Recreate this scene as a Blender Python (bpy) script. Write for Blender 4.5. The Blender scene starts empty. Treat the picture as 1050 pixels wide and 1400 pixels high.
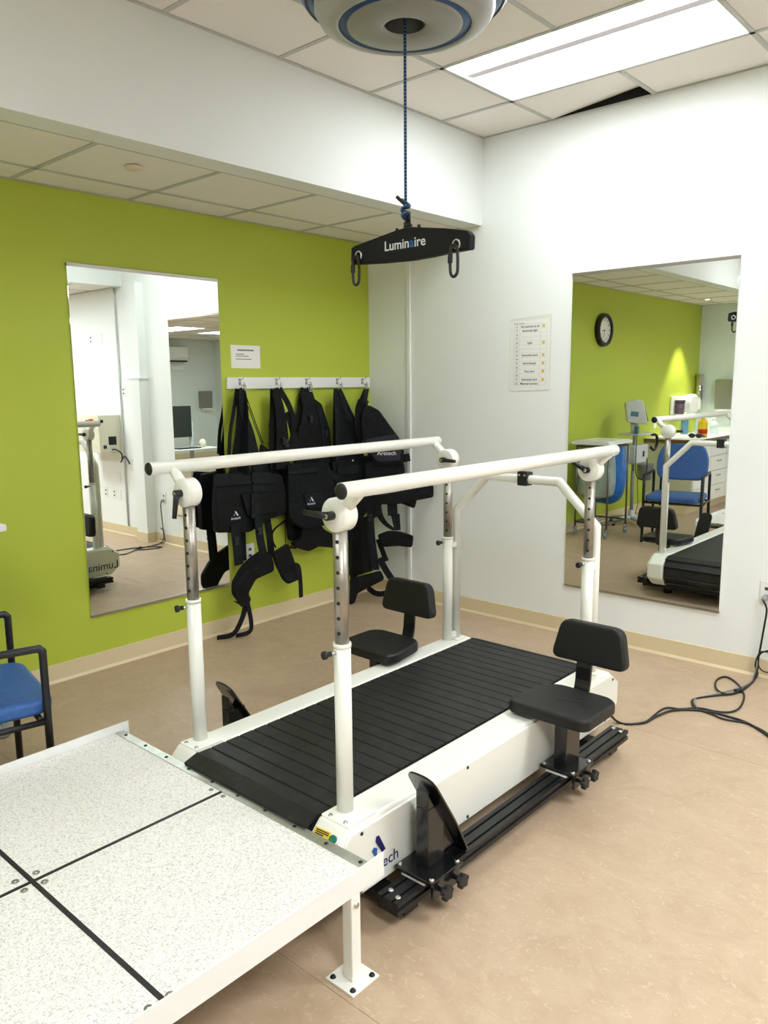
import bpy, bmesh, math, random
from mathutils import Vector, Matrix
random.seed(7)
S = bpy.context.scene
COL = S.collection
V = Vector
# ------------------------------------------------------------------ camera
FPX, CX, CY = 1073.98, 525.0, 700.0
YAW, PITCH, ROLL = math.radians(41.822), math.radians(-9.251), math.radians(-0.551)
CAM = V((-4.238, -3.920, 1.533))
_f = V((math.cos(PITCH)*math.cos(YAW), math.cos(PITCH)*math.sin(YAW), math.sin(PITCH)))
_r = V((math.sin(YAW), -math.cos(YAW), 0)); _u = _r.cross(_f)
RT = _r*math.cos(ROLL) + _u*math.sin(ROLL); UP = -_r*math.sin(ROLL) + _u*math.cos(ROLL); FW = _f
cd = bpy.data.cameras.new('camera'); cam = bpy.data.objects.new('camera', cd); COL.objects.link(cam)
cd.sensor_fit = 'VERTICAL'; cd.sensor_height = 24.0; cd.sensor_width = 18.0; cd.lens = FPX*24/1400
cd.clip_start = 0.02; cd.clip_end = 60
m = Matrix((RT, UP, -FW)).transposed().to_4x4(); m.translation = CAM
cam.matrix_world = m
S.camera = cam
# ------------------------------------------------------------------ world, exposure
w = bpy.data.worlds.new('world'); S.world = w; w.use_nodes = True
w.node_tree.nodes['Background'].inputs[0].default_value = (0.02, 0.02, 0.02, 1)
S.view_settings.view_transform = 'Standard'
try: S.view_settings.look = 'None'
except Exception: pass
S.view_settings.gamma = 1.0
S.view_settings.use_curve_mapping = False
S.view_settings.exposure = 1.24
LENS_POWER = 6.0      # emission of the fluorescent lenses
LENS_POWER_ADDED = 15.0   # unseen lights added behind the camera

def ray(px, py):
    return (RT*((px-CX)/FPX) - UP*((py-CY)/FPX) + FW).normalized()
def at(px, py, p0, n):
    d = ray(px, py); p0 = V(p0); n = V(n)
    return CAM + d*((p0-CAM).dot(n)/d.dot(n))
def atz(px, py, z): return at(px, py, (0, 0, z), (0, 0, 1))
def aty(px, py, y): return at(px, py, (0, y, 0), (0, 1, 0))
def atx(px, py, x): return at(px, py, (x, 0, 0), (1, 0, 0))

# ------------------------------------------------------------------ materials
def lin(c):
    return tuple((x/12.92 if x <= .04045 else ((x+.055)/1.055)**2.4) for x in [v/255 for v in c])
MATS = {}
def mat(name, rgb, rough=.5, metal=0., emit=None, es=0., bump=0., bscale=200., var=0., vscale=8., alpha=None, trans=0., coat=0., rgb2=None, spec=.5):
    if name in MATS: return MATS[name]
    M = bpy.data.materials.new(name); M.use_nodes = True
    nt = M.node_tree; b = nt.nodes['Principled BSDF']
    c = lin(rgb)
    b.inputs['Base Color'].default_value = (*c, 1); b.inputs['Roughness'].default_value = rough
    b.inputs['Metallic'].default_value = metal; b.inputs['Specular IOR Level'].default_value = spec
    if coat: b.inputs['Coat Weight'].default_value = coat; b.inputs['Coat Roughness'].default_value = .15
    if trans: b.inputs['Transmission Weight'].default_value = trans
    if alpha is not None: b.inputs['Alpha'].default_value = alpha
    if emit: b.inputs['Emission Color'].default_value = (*lin(emit), 1); b.inputs['Emission Strength'].default_value = es
    if var or bump:
        tc = nt.nodes.new('ShaderNodeTexCoord')
    if var:
        n = nt.nodes.new('ShaderNodeTexNoise'); n.inputs['Scale'].default_value = vscale; n.inputs['Detail'].default_value = 5
        nt.links.new(tc.outputs['Object'], n.inputs['Vector'])
        r = nt.nodes.new('ShaderNodeValToRGB')
        c2 = lin(rgb2) if rgb2 else tuple(x*(1-var) for x in c)
        r.color_ramp.elements[0].position = .35; r.color_ramp.elements[1].position = .65
        r.color_ramp.elements[0].color = (*c2, 1); r.color_ramp.elements[1].color = (*c, 1)
        nt.links.new(n.outputs['Fac'], r.inputs['Fac']); nt.links.new(r.outputs['Color'], b.inputs['Base Color'])
    if bump:
        n2 = nt.nodes.new('ShaderNodeTexNoise'); n2.inputs['Scale'].default_value = bscale; n2.inputs['Detail'].default_value = 3
        nt.links.new(tc.outputs['Object'], n2.inputs['Vector'])
        bp = nt.nodes.new('ShaderNodeBump'); bp.inputs['Strength'].default_value = bump; bp.inputs['Distance'].default_value = .002
        nt.links.new(n2.outputs['Fac'], bp.inputs['Height']); nt.links.new(bp.outputs['Normal'], b.inputs['Normal'])
    MATS[name] = M
    return M

GREEN = mat('green_wall_paint', (186, 200, 66), .55, bump=.15, bscale=300)
WHITEW = mat('white_wall_paint', (243, 246, 243), .55, bump=.12, bscale=300)
BULK = mat('bulkhead_paint', (236, 239, 236), .6, bump=.12, bscale=300)
BASEB = mat('cream_vinyl_baseboard', (224, 206, 168), .4)
TILE = mat('ceiling_tile_fibre', (246, 240, 232), .9, bump=.4, bscale=400, var=.05, vscale=260)
GRIDM = mat('ceiling_grid_paint', (192, 192, 186), .5)
DARK = mat('dark_void', (22, 22, 22), .9)
WHITEP = mat('white_powder_coat', (243, 242, 232), .28, coat=.2)
WHITEPL = mat('white_plastic', (240, 240, 236), .4)
STEEL = mat('brushed_steel', (176, 170, 160), .42, 1., var=.15, vscale=40)
ALU = mat('aluminium_strip', (200, 202, 194), .35, .85, var=.15, vscale=30)
ZINC = mat('zinc_bolt', (205, 205, 205), .25, 1.)
DBOLT = mat('dark_bolt', (60, 60, 62), .35, 1.)
BLACKP = mat('black_plastic', (24, 24, 25), .4)
BLACKA = mat('black_anodised', (26, 27, 28), .35, .3)
BLACKG = mat('black_gloss_paint', (17, 18, 19), .18, coat=.3)
VINYLB = mat('black_vinyl', (14, 14, 15), .5, bump=.2, bscale=900)
def fabric(name, rgb, rough):
    M = mat(name, rgb, rough, var=.4, vscale=12, spec=.25); nt = M.node_tree; b = nt.nodes['Principled BSDF']
    tc = nt.nodes.new('ShaderNodeTexCoord'); last = None
    for sc, dist, dst, stt in ((16, 1.2, .02, .55), (700, 0, .001, .4)):
        n = nt.nodes.new('ShaderNodeTexNoise'); n.inputs['Scale'].default_value = sc; n.inputs['Detail'].default_value = 3; n.inputs['Distortion'].default_value = dist
        nt.links.new(tc.outputs['Object'], n.inputs['Vector'])
        bp = nt.nodes.new('ShaderNodeBump'); bp.inputs['Strength'].default_value = stt; bp.inputs['Distance'].default_value = dst
        nt.links.new(n.outputs['Fac'], bp.inputs['Height'])
        if last: nt.links.new(last, bp.inputs['Normal'])
        last = bp.outputs['Normal']
    nt.links.new(last, b.inputs['Normal']); return M
FAB = fabric('black_harness_fabric', (8, 9, 11), .7)
FAB2 = fabric('charcoal_webbing', (20, 26, 30), .7)
FAB3 = fabric('navy_black_padding', (7, 12, 16), .65)
MIRROR = mat('mirror_silver', (240, 244, 241), .0, 1.)
MTRIM = mat('mirror_channel', (178, 172, 164), .3, .9)
BLUEV = mat('blue_vinyl', (52, 100, 170), .45, bump=.3, bscale=700, var=.18, vscale=60)
PAPER = mat('white_paper', (243, 242, 236), .8)
INK = mat('black_ink', (35, 35, 38), .8)
INKL = mat('grey_rule', (190, 188, 180), .8)
HUBG = mat('hoist_grey', (150, 151, 146), .35, .15)
HUBG2 = mat('hoist_light_grey', (172, 173, 168), .35, .15)
HUBB = mat('hoist_blue', (30, 70, 122), .35)
HUBS = mat('hoist_shell_blue', (84, 116, 160), .3)
LENS = mat('fluorescent_lens', (250, 250, 248), .5, emit=(243, 250, 255), es=LENS_POWER)
LENSF = mat('fluorescent_lens_distant', (250, 250, 248), .5, emit=(243, 250, 255), es=5.0)
LENS_ADDED = mat('added_light_lens', (250, 250, 248), .5, emit=(243, 250, 255), es=LENS_POWER_ADDED)
GREYPL = mat('medical_grey_plastic', (206, 210, 208), .45)
GREYPL2 = mat('mid_grey_plastic', (150, 155, 154), .45)
CABW = mat('white_laminate', (240, 241, 238), .35)
CABB = mat('beige_laminate', (205, 203, 180), .45)
WOODE = mat('brown_worktop_edge', (120, 92, 58), .45, var=.3, vscale=20)
YEL = mat('yellow_label', (236, 205, 40), .5)
GRNB = mat('green_button', (32, 120, 92), .3)
BLUEL = mat('logo_blue', (28, 98, 170), .5)
NAVYL = mat('logo_navy', (24, 22, 92), .5)
WHITEL = mat('white_print', (238, 240, 240), .6)
BAGB = mat('blue_plastic_bag', (40, 120, 205), .3, var=.35, vscale=12, bump=.6, bscale=25)
BAGG = mat('grey_plastic_bag', (165, 178, 172), .35, var=.2, vscale=12, bump=.6, bscale=25)

def floor_mat():
    M = bpy.data.materials.new('marbled_linoleum'); M.use_nodes = True; nt = M.node_tree; b = nt.nodes['Principled BSDF']
    tc = nt.nodes.new('ShaderNodeTexCoord')
    n1 = nt.nodes.new('ShaderNodeTexNoise'); n1.inputs['Scale'].default_value = 7; n1.inputs['Detail'].default_value = 9; n1.inputs['Roughness'].default_value = .72; n1.inputs['Distortion'].default_value = .6
    mp = nt.nodes.new('ShaderNodeMapping'); mp.inputs['Scale'].default_value = (1.2, .9, 1)
    nt.links.new(tc.outputs['Object'], mp.inputs['Vector']); nt.links.new(mp.outputs['Vector'], n1.inputs['Vector'])
    r = nt.nodes.new('ShaderNodeValToRGB'); e = r.color_ramp.elements
    e[0].position = .30; e[0].color = (*lin((177, 152, 125)), 1); e[1].position = .62; e[1].color = (*lin((190, 166, 139)), 1)
    x = e.new(.74); x.color = (*lin((198, 177, 152)), 1)
    nt.links.new(n1.outputs['Fac'], r.inputs['Fac'])
    n2 = nt.nodes.new('ShaderNodeTexNoise'); n2.inputs['Scale'].default_value = 42; n2.inputs['Detail'].default_value = 6; n2.inputs['Distortion'].default_value = 1.5
    nt.links.new(mp.outputs['Vector'], n2.inputs['Vector'])
    r2 = nt.nodes.new('ShaderNodeValToRGB'); r2.color_ramp.elements[0].position = .58; r2.color_ramp.elements[1].position = .68
    nt.links.new(n2.outputs['Fac'], r2.inputs['Fac'])
    mx = nt.nodes.new('ShaderNodeMixRGB'); mx.inputs[2].default_value = (*lin((212, 193, 170)), 1)
    ml = nt.nodes.new('ShaderNodeMath'); ml.operation = 'MULTIPLY'; ml.inputs[1].default_value = .4
    nt.links.new(r2.outputs['Color'], ml.inputs[0]); nt.links.new(ml.outputs[0], mx.inputs[0])
    nt.links.new(r.outputs['Color'], mx.inputs[1]); nt.links.new(mx.outputs[0], b.inputs['Base Color'])
    b.inputs['Roughness'].default_value = .42; b.inputs['Specular IOR Level'].default_value = .35
    return M
FLOOR = floor_mat()
def speckle_mat():
    M = bpy.data.materials.new('speckled_white_laminate'); M.use_nodes = True; nt = M.node_tree; b = nt.nodes['Principled BSDF']
    tc = nt.nodes.new('ShaderNodeTexCoord'); prev = None
    base = lin((238, 235, 228)); fac = None
    for k, (sc, rot) in enumerate((((170, 560, 1), .5), ((560, 170, 1), .3), ((300, 500, 1), 1.2))):
        mp = nt.nodes.new('ShaderNodeMapping'); mp.inputs['Scale'].default_value = sc; mp.inputs['Rotation'].default_value = (0, 0, rot)
        nt.links.new(tc.outputs['Object'], mp.inputs['Vector'])
        n = nt.nodes.new('ShaderNodeTexNoise'); n.inputs['Scale'].default_value = .55; n.inputs['Detail'].default_value = 1.5; n.inputs['Distortion'].default_value = .8
        nt.links.new(mp.outputs['Vector'], n.inputs['Vector'])
        r = nt.nodes.new('ShaderNodeValToRGB'); r.color_ramp.elements[0].position = .60; r.color_ramp.elements[1].position = .66
        nt.links.new(n.outputs['Fac'], r.inputs['Fac'])
        if fac is None: fac = r.outputs['Color']
        else:
            mm = nt.nodes.new('ShaderNodeMath'); mm.operation = 'MAXIMUM'; nt.links.new(fac, mm.inputs[0]); nt.links.new(r.outputs['Color'], mm.inputs[1]); fac = mm.outputs[0]
    mx = nt.nodes.new('ShaderNodeMixRGB'); mx.inputs[1].default_value = (*base, 1); mx.inputs[2].default_value = (*lin((196, 190, 182)), 1)
    nt.links.new(fac, mx.inputs[0]); nt.links.new(mx.outputs[0], b.inputs['Base Color']); b.inputs['Roughness'].default_value = .45
    return M
SPECK = speckle_mat()
def rope_mat():
    M = bpy.data.materials.new('blue_black_braided_rope'); M.use_nodes = True; nt = M.node_tree; b = nt.nodes['Principled BSDF']
    tc = nt.nodes.new('ShaderNodeTexCoord'); wv = nt.nodes.new('ShaderNodeTexWave'); wv.bands_direction = 'DIAGONAL'; wv.inputs['Scale'].default_value = 55
    nt.links.new(tc.outputs['Object'], wv.inputs['Vector'])
    r = nt.nodes.new('ShaderNodeValToRGB'); r.color_ramp.interpolation = 'CONSTANT'
    e = r.color_ramp.elements; e[0].color = (*lin((24, 54, 104)), 1); e[1].position = .6; e[1].color = (*lin((16, 20, 30)), 1)
    x = e.new(.85); x.color = (*lin((120, 170, 215)), 1)
    nt.links.new(wv.outputs['Fac'], r.inputs['Fac']); nt.links.new(r.outputs['Color'], b.inputs['Base Color']); b.inputs['Roughness'].default_value = .7
    return M
ROPE = rope_mat()
def rubber_mat():
    M = bpy.data.materials.new('scuffed_black_rubber'); M.use_nodes = True; nt = M.node_tree; b = nt.nodes['Principled BSDF']
    tc = nt.nodes.new('ShaderNodeTexCoord'); gi = nt.nodes.new('ShaderNodeObjectInfo')
    ad = nt.nodes.new('ShaderNodeVectorMath'); ad.operation = 'ADD'; nt.links.new(tc.outputs['Object'], ad.inputs[0]); nt.links.new(gi.outputs['Location'], ad.inputs[1])
    n = nt.nodes.new('ShaderNodeTexNoise'); n.inputs['Scale'].default_value = 7; n.inputs['Detail'].default_value = 8; n.inputs['Distortion'].default_value = 2
    nt.links.new(ad.outputs[0], n.inputs['Vector'])
    r = nt.nodes.new('ShaderNodeValToRGB'); e = r.color_ramp.elements; e[0].position = .45; e[0].color = (*lin((14, 14, 15)), 1); e[1].position = .8; e[1].color = (*lin((42, 41, 40)), 1)
    nt.links.new(n.outputs['Fac'], r.inputs['Fac']); nt.links.new(r.outputs['Color'], b.inputs['Base Color']); b.inputs['Roughness'].default_value = .5
    return M
RUBBER = rubber_mat()

# ------------------------------------------------------------------ mesh builder
def catmull(P, n=6):
    P = [V(p) for p in P]
    if len(P) < 3: return P
    out = []
    for i in range(len(P)-1):
        p0, p1, p2, p3 = P[max(i-1, 0)], P[i], P[i+1], P[min(i+2, len(P)-1)]
        for k in range(n):
            t = k/n
            out.append(.5*((2*p1)+(p2-p0)*t+(2*p0-5*p1+4*p2-p3)*t*t+(3*p1-p0-3*p2+p3)*t**3))
    out.append(P[-1]); return out
class MB:
    def __init__(s): s.v = []; s.f = []; s.sm = []
    def add(s, vs, fs, smooth=False):
        o = len(s.v); s.v += [tuple(x) for x in vs]
        for f in fs: s.f.append([i+o for i in f]); s.sm.append(smooth)
        return s
    def box(s, a, b, M=None):
        x0, y0, z0 = [min(i, j) for i, j in zip(a, b)]; x1, y1, z1 = [max(i, j) for i, j in zip(a, b)]
        vs = [V(p) for p in ((x0,y0,z0),(x1,y0,z0),(x1,y1,z0),(x0,y1,z0),(x0,y0,z1),(x1,y0,z1),(x1,y1,z1),(x0,y1,z1))]
        if M: vs = [M@v for v in vs]
        return s.add(vs, [(0,3,2,1),(4,5,6,7),(0,1,5,4),(1,2,6,5),(2,3,7,6),(3,0,4,7)])
    def cbox(s, c, d, M=None):
        return s.box([c[i]-d[i]/2 for i in range(3)], [c[i]+d[i]/2 for i in range(3)], M)
    def prism(s, poly, off):      # poly: list of 3-D points, extruded by off
        n = len(poly); P = [V(p) for p in poly]; o = V(off); Q = [p+o for p in P]
        nrm = V((0, 0, 0))
        for i in range(n): nrm += P[i].cross(P[(i+1) % n])
        fl = nrm.dot(o) > 0
        a = list(range(n)); b = list(range(n, 2*n))
        fs = [a[::-1] if fl else a, b if fl else b[::-1]]
        for i in range(n):
            j = (i+1) % n; q = (i, j, j+n, i+n); fs.append(q if fl else q[::-1])
        return s.add(P+Q, fs)
    def tube(s, P, r, seg=12, cap=True, closed=False):
        P = [V(p) for p in P]; n = len(P); rs = r if isinstance(r, (list, tuple)) else [r]*n
        T = []
        for i in range(n):
            a = P[(i-1) % n] if (closed or i > 0) else P[i]; b = P[(i+1) % n] if (closed or i < n-1) else P[i]
            d0 = (P[i]-a); d1 = (b-P[i]); t = V((0, 0, 0))
            if d0.length > 1e-9: t += d0.normalized()
            if d1.length > 1e-9: t += d1.normalized()
            T.append(t.normalized() if t.length > 1e-9 else V((0, 0, 1)))
        ref = V((0, 0, 1)) if abs(T[0].z) < .9 else V((1, 0, 0))
        u = (ref - T[0]*ref.dot(T[0])).normalized(); vs = []; fs = []
        for i in range(n):
            u = (u - T[i]*u.dot(T[i])).normalized(); w_ = T[i].cross(u)
            k = 1.0
            if 0 < i < n-1:
                cs = (P[i]-P[i-1]).normalized().dot(T[i]); k = 1/max(cs, .5)
            bi = None
            if k > 1.001:
                d0 = (P[i]-P[i-1]).normalized(); d1 = (P[i+1]-P[i]).normalized(); bi = (d0-d1)
                bi = (bi - T[i]*bi.dot(T[i])); bi = bi.normalized() if bi.length > 1e-6 else None
            for j in range(seg):
                a = 2*math.pi*j/seg; d = (u*math.cos(a)+w_*math.sin(a))*rs[i]
                if bi: d += bi*(d.dot(bi)*(k-1))
                vs.append(P[i]+d)
        m_ = n if closed else n-1
        for i in range(m_):
            i2 = (i+1) % n
            for j in range(seg):
                k = (j+1) % seg; fs.append((i*seg+j, i*seg+k, i2*seg+k, i2*seg+j))
        s.add(vs, fs, True)
        if cap and not closed:
            o = len(s.v)-n*seg
            s.f.append([o+j for j in range(seg)][::-1]); s.sm.append(False)
            s.f.append([o+(n-1)*seg+j for j in range(seg)]); s.sm.append(False)
        return s
    def cyl(s, a, b, r, seg=20, r2=None): return s.tube([a, b], [r, r if r2 is None else r2], seg)
    def lathe(s, prof, c, axis='z', seg=48, smooth=True):
        c = V(c); ax = {'x': (V((0,1,0)), V((0,0,1)), V((1,0,0))), 'y': (V((0,0,1)), V((1,0,0)), V((0,1,0))), 'z': (V((1,0,0)), V((0,1,0)), V((0,0,1)))}[axis]
        vs = []; fs = []
        for r, h in prof:
            for j in range(seg):
                a = 2*math.pi*j/seg; vs.append(c+(ax[0]*math.cos(a)+ax[1]*math.sin(a))*max(r, 1e-5)+ax[2]*h)
        for i in range(len(prof)-1):
            for j in range(seg):
                k = (j+1) % seg; fs.append((i*seg+j, i*seg+k, (i+1)*seg+k, (i+1)*seg+j))
        return s.add(vs, fs, smooth)
    def ball(s, c, r, seg=12, rings=8, sc=(1, 1, 1)):
        c = V(c); vs = []; fs = []
        for i in range(rings+1):
            t = math.pi*i/rings
            for j in range(seg):
                a = 2*math.pi*j/seg
                vs.append(c+V((r*sc[0]*math.sin(t)*math.cos(a), r*sc[1]*math.sin(t)*math.sin(a), r*sc[2]*math.cos(t))))
        for i in range(rings):
            for j in range(seg):
                k = (j+1) % seg; fs.append((i*seg+j, (i+1)*seg+j, (i+1)*seg+k, i*seg+k))
        return s.add(vs, fs, True)
    def ribbon(s, P, wd, th, nrm, smooth=4):
        P = catmull(P, smooth) if smooth > 1 else [V(p) for p in P]
        n = len(P); nr = V(nrm).normalized(); vs = []; fs = []
        for i in range(n):
            t = (P[min(i+1, n-1)]-P[max(i-1, 0)]).normalized(); sd = nr.cross(t).normalized(); nn = t.cross(sd).normalized()
            wi = wd[0]+(wd[1]-wd[0])*i/(n-1) if isinstance(wd, (list, tuple)) else wd
            for a, b in ((-1, -1), (1, -1), (1, 1), (-1, 1)): vs.append(P[i]+sd*(a*wi/2)+nn*(b*th/2))
        for i in range(n-1):
            for j in range(4):
                k = (j+1) % 4; fs.append((i*4+j, i*4+k, (i+1)*4+k, (i+1)*4+j))
        fs.append((3, 2, 1, 0)); e = (n-1)*4; fs.append((e, e+1, e+2, e+3))
        return s.add(vs, fs)
    def mesh(s, name):
        me = bpy.data.meshes.new(name); me.from_pydata(s.v, [], s.f)
        for p, q in zip(me.polygons, s.sm): p.use_smooth = q
        me.update(); return me
    def build(s, name, mt, parent=None, **k): return obj(name, s.mesh(name), mt, parent, **k)

def fix_normals(me):
    b = bmesh.new(); b.from_mesh(me); bmesh.ops.recalc_face_normals(b, faces=b.faces); b.to_mesh(me); b.free()
def obj(name, me, mt, parent=None, loc=None, rot=None, bevel=0., bseg=2, fix=True, smooth=False, kind=None, label=None, sub=0):
    if mt is not None and not me.materials: me.materials.append(mt)
    if fix: fix_normals(me)
    if smooth:
        for p in me.polygons: p.use_smooth = True
    o = bpy.data.objects.new(name, me); COL.objects.link(o)
    if parent is not None:
        o.parent = parent
        if not parent.get('_local'):
            pm = Matrix.Translation(WORLDLOC[parent.name]); o.matrix_parent_inverse = pm.inverted()
    WORLDLOC[o.name] = V((0, 0, 0)) if parent is None or not parent.get('_local') else V((0, 0, 0))
    if parent is not None and parent.get('_local'): o['_local'] = True
    if loc is not None:
        o.location = loc; WORLDLOC[o.name] = V(loc)
    if rot is not None: o.rotation_euler = rot
    if bevel:
        b = o.modifiers.new('bevel', 'BEVEL'); b.width = bevel; b.segments = bseg; b.limit_method = 'ANGLE'; b.angle_limit = math.radians(40); b.harden_normals = False
    if sub:
        b = o.modifiers.new('sub', 'SUBSURF'); b.levels = sub; b.render_levels = sub
    if kind: o['kind'] = kind
    if label: o['label'] = label
    return o
WORLDLOC = {}
def tag(o, label, cat, group=None):
    o['label'] = label; o['category'] = cat
    if group: o['group'] = group
    return o
def thing(name, label, cat, loc=(0, 0, 0), rotz=0., group=None, local=False):
    o = bpy.data.objects.new(name, None); COL.objects.link(o); o.location = loc; o.rotation_euler = (0, 0, rotz)
    o.empty_display_size = .05
    WORLDLOC[o.name] = V(loc); 
    if local: o['_local'] = True
    return tag(o, label, cat, group)
_txt = {}
def text(s, size, org, xd, up, mt, parent, name='lettering', ext=.0004, align='LEFT', bold=0.):
    key = (s, size, align, bold)
    if key not in _txt:
        c = bpy.data.curves.new('t', 'FONT'); c.body = s; c.size = size; c.extrude = ext; c.align_x = align; c.resolution_u = 3; c.offset = bold
        o = bpy.data.objects.new('t', c); COL.objects.link(o); bpy.context.view_layer.update()
        dg = bpy.context.evaluated_depsgraph_get(); me = bpy.data.meshes.new_from_object(o.evaluated_get(dg))
        bpy.data.objects.remove(o); bpy.data.curves.remove(c); _txt[key] = me
    me = _txt[key].copy(); xd = V(xd).normalized(); up = V(up).normalized(); n = xd.cross(up)
    Mx = Matrix((xd, up, n)).transposed().to_4x4(); Mx.translation = V(org); me.transform(Mx)
    return obj(name, me, mt, parent, fix=False)
def text_run(parts, size, org, xd, up, parent, gap=.07, **k):
    cur = V(org); xd = V(xd).normalized()
    for st, mt in parts:
        o = text(st, size, cur, xd, up, mt, parent, **k)
        ds = [(v.co-V(org)).dot(xd) for v in o.data.vertices]; st_ = (cur-V(org)).dot(xd)
        sh = st_-min(ds); o.data.transform(Matrix.Translation(xd*sh)); cur = V(org)+xd*(max(ds)+sh+gap*size)
def struct(name, mb, mt, parent=None, **k):
    o = mb.build(name, mt, parent, **k); o['kind'] = 'structure'; return o
def rrect(x0, y0, x1, y1, r, n=5):
    out = []
    for cx, cy, a0 in ((x1-r, y1-r, 0), (x0+r, y1-r, 90), (x0+r, y0+r, 180), (x1-r, y0+r, 270)):
        for k in range(n+1):
            a = math.radians(a0+90*k/n); out.append((cx+r*math.cos(a), cy+r*math.sin(a)))
    return out
def rpoly(P, r, n=5):              # round the corners of a 2-D polygon
    out = []; N = len(P)
    for i in range(N):
        p = V(P[i]); a = V(P[i-1])-p; b = V(P[(i+1) % N])-p; d = min(r, a.length*.45, b.length*.45)
        A = p+a.normalized()*d; B = p+b.normalized()*d
        for k in range(n+1):
            t = k/n; out.append(tuple(A*(1-t)**2+p*2*t*(1-t)+B*t*t))
    return out

# ------------------------------------------------------------------ the room
XW, YF = -6.43, -10.6           # far walls
ZC, ZA, YB, YB2 = 3.016, 2.508, -.97, -3.32
# floor: rolls of sheet lino with thin seams
fl = struct('floor', MB().box((XW, YF, -.06), (0, 0, -.004)), DARK)
edges = [0, -1.022, -3.0, -4.98, XW]
for a, b in zip(edges[:-1], edges[1:]):
    MB().box((a-.0008, YF, -.004), (b+.0008, 0, 0)).build('floor_sheet', FLOOR, fl)
wl = struct('wall_left', MB().box((XW, 0, 0), (.1, .1, 3.4)), GREEN)
wr = struct('wall_right', MB().box((0, 0, 0), (.1, YF, ZC+.002)), WHITEW)
struct('wall_plenum', MB().box((0, 0, ZC+.002), (.1, YF, 3.4)), DARK)  # wall above the ceiling, coloured dark as shade in the tile gap
struct('wall_far', MB().box((XW-.1, .1, 0), (XW, YF, 3.4)), mat('pale_wall_paint', (222, 232, 226), .6))
struct('wall_rear', MB().box((XW, YF-.1, 0), (0, YF, 3.4)), mat('pale_wall_paint2', (226, 234, 229), .6))
# bulkheads
struct('trim_bulkhead_left', MB().box((XW, YB, ZA-.006), (0, -.831, 3.3)), BULK)
struct('trim_bulkhead_right', MB().box((XW, YB2, ZA-.006), (0, -3.44, 3.3)), BULK)
# vertical joint strip on the white wall
struct('trim_joint', MB().box((-.012, -.363, .097), (0, -.391, ZA)), mat('trim_white', (246, 247, 245), .4))
# cove baseboards
def baseboard(name, a, b, nrm):
    a, b, nrm = V(a), V(b), V(nrm); up = V((0, 0, 1))
    prof = [(0, 0), (.016, 0), (.013, .004), (.005, .014), (.004, .095), (0, .097)]
    mb = MB(); mb.prism([a+nrm*p+up*q for p, q in prof], b-a); return struct(name, mb, BASEB)
baseboard('baseboard_left', (XW, 0, 0), (-.0, 0, 0), (0, -1, 0))
baseboard('baseboard_right', (0, 0, 0), (0, -2.95, 0), (-1, 0, 0))
baseboard('baseboard_right_far', (0, -3.12, 0), (0, YF, 0), (-1, 0, 0))
baseboard('baseboard_far', (XW, -.6, 0), (XW, YF, 0), (1, 0, 0))
baseboard('baseboard_rear', (XW, YF, 0), (0, YF, 0), (0, 1, 0))
# boxed column beyond the mirror
col = struct('column', MB().box((-.08, -2.95, 0), (0, -3.12, ZA)).box((-.1, -2.94, .097), (0, -3.13, 1.61)).box((-.105, -2.93, 1.605), (0, -3.135, 1.62)), WHITEW)
MB().box((-.106, -2.934, 0), (0, -3.136, .097)).build('baseboard_cap', BASEB, col)

# suspended ceilings: slab above, grid bars and single tiles below
ce = struct('ceiling', MB().box((XW, YB2, 3.3), (0, YB, 3.4)), DARK)
tile_full = MB().cbox((0, 0, .007), (.588, .588, .012)).mesh('ceiling_tile'); tile_full.materials.append(TILE)
def ceiling_grid(parent, xs, ys, z, skip=(), seg_skip=()):
    for i in range(len(xs)-1):
        for j in range(len(ys)-1):
            if (i, j) in skip: continue
            x0, x1, y0, y1 = xs[i+1], xs[i], ys[j+1], ys[j]
            if abs(x1-x0-.61) < .002 and abs(y1-y0-.61) < .002:
                obj('ceiling_tile', tile_full, None, parent, loc=((x0+x1)/2, (y0+y1)/2, z), fix=False)
            elif min(x1-x0, y1-y0) > .03:
                tm = MB().box((x0+.011, y0+.011, z+.001), (x1-.011, y1-.011, z+.013))
                if (i, j) == (0, 1) and z > 2.9:   # the lifted tile by the wall
                    tm.v = [(p[0], p[1], p[2]+(.06 if p[0] > x1-.05 and p[1] < y0+.05 else 0)) for p in tm.v]
                tm.build('ceiling_tile', TILE, parent)
    for k, x in enumerate(xs[1:-1]):
        MB().box((x-.012, ys[0], z-.003), (x+.012, ys[-1], z+.002)).build('grid_bar', GRIDM, parent)
    for k, y in enumerate(ys[1:-1]):
        segs = [(xs[0], xs[-1])]
        for yy, a, b in seg_skip:
            if abs(yy-y) < .01:
                segs = [q for (p, r) in segs for q in (((p, a), (b, r)) if p >= a and b >= r else ((p, r),)) if q[0]-q[1] > .01]
        for a, b in segs: MB().box((a, y-.012, z-.003), (b, y+.012, z+.002)).build('grid_bar', GRIDM, parent)
    mb = MB()   # wall angle
    mb.box((xs[0], ys[0], z-.004), (xs[-1], ys[0]-.02, z)); mb.box((xs[0], ys[-1]+.02, z-.004), (xs[-1], ys[-1], z))
    mb.box((xs[0], ys[0], z-.004), (xs[0]-.014, ys[-1], z)); mb.box((xs[-1]+.02, ys[0], z-.004), (xs[-1], ys[-1], z))
    mb.build('wall_angle', GRIDM, parent)
xs = [0] + [-.424-.61*k for k in range(10)] + [XW]
ys = [YB, -1.45, -2.06, -2.67, -3.28, YB2]
LIT = [(1, 1), (1, 2), (7, 1), (7, 2)]
ceiling_grid(ce, xs, ys, ZC, skip=LIT, seg_skip=[(-2.06, xs[1], xs[2]), (-2.06, xs[7], xs[8])])
ca = struct('ceiling_alcove', MB().box((XW, -.831, 2.7), (0, 0, 2.72)), DARK)
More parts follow.
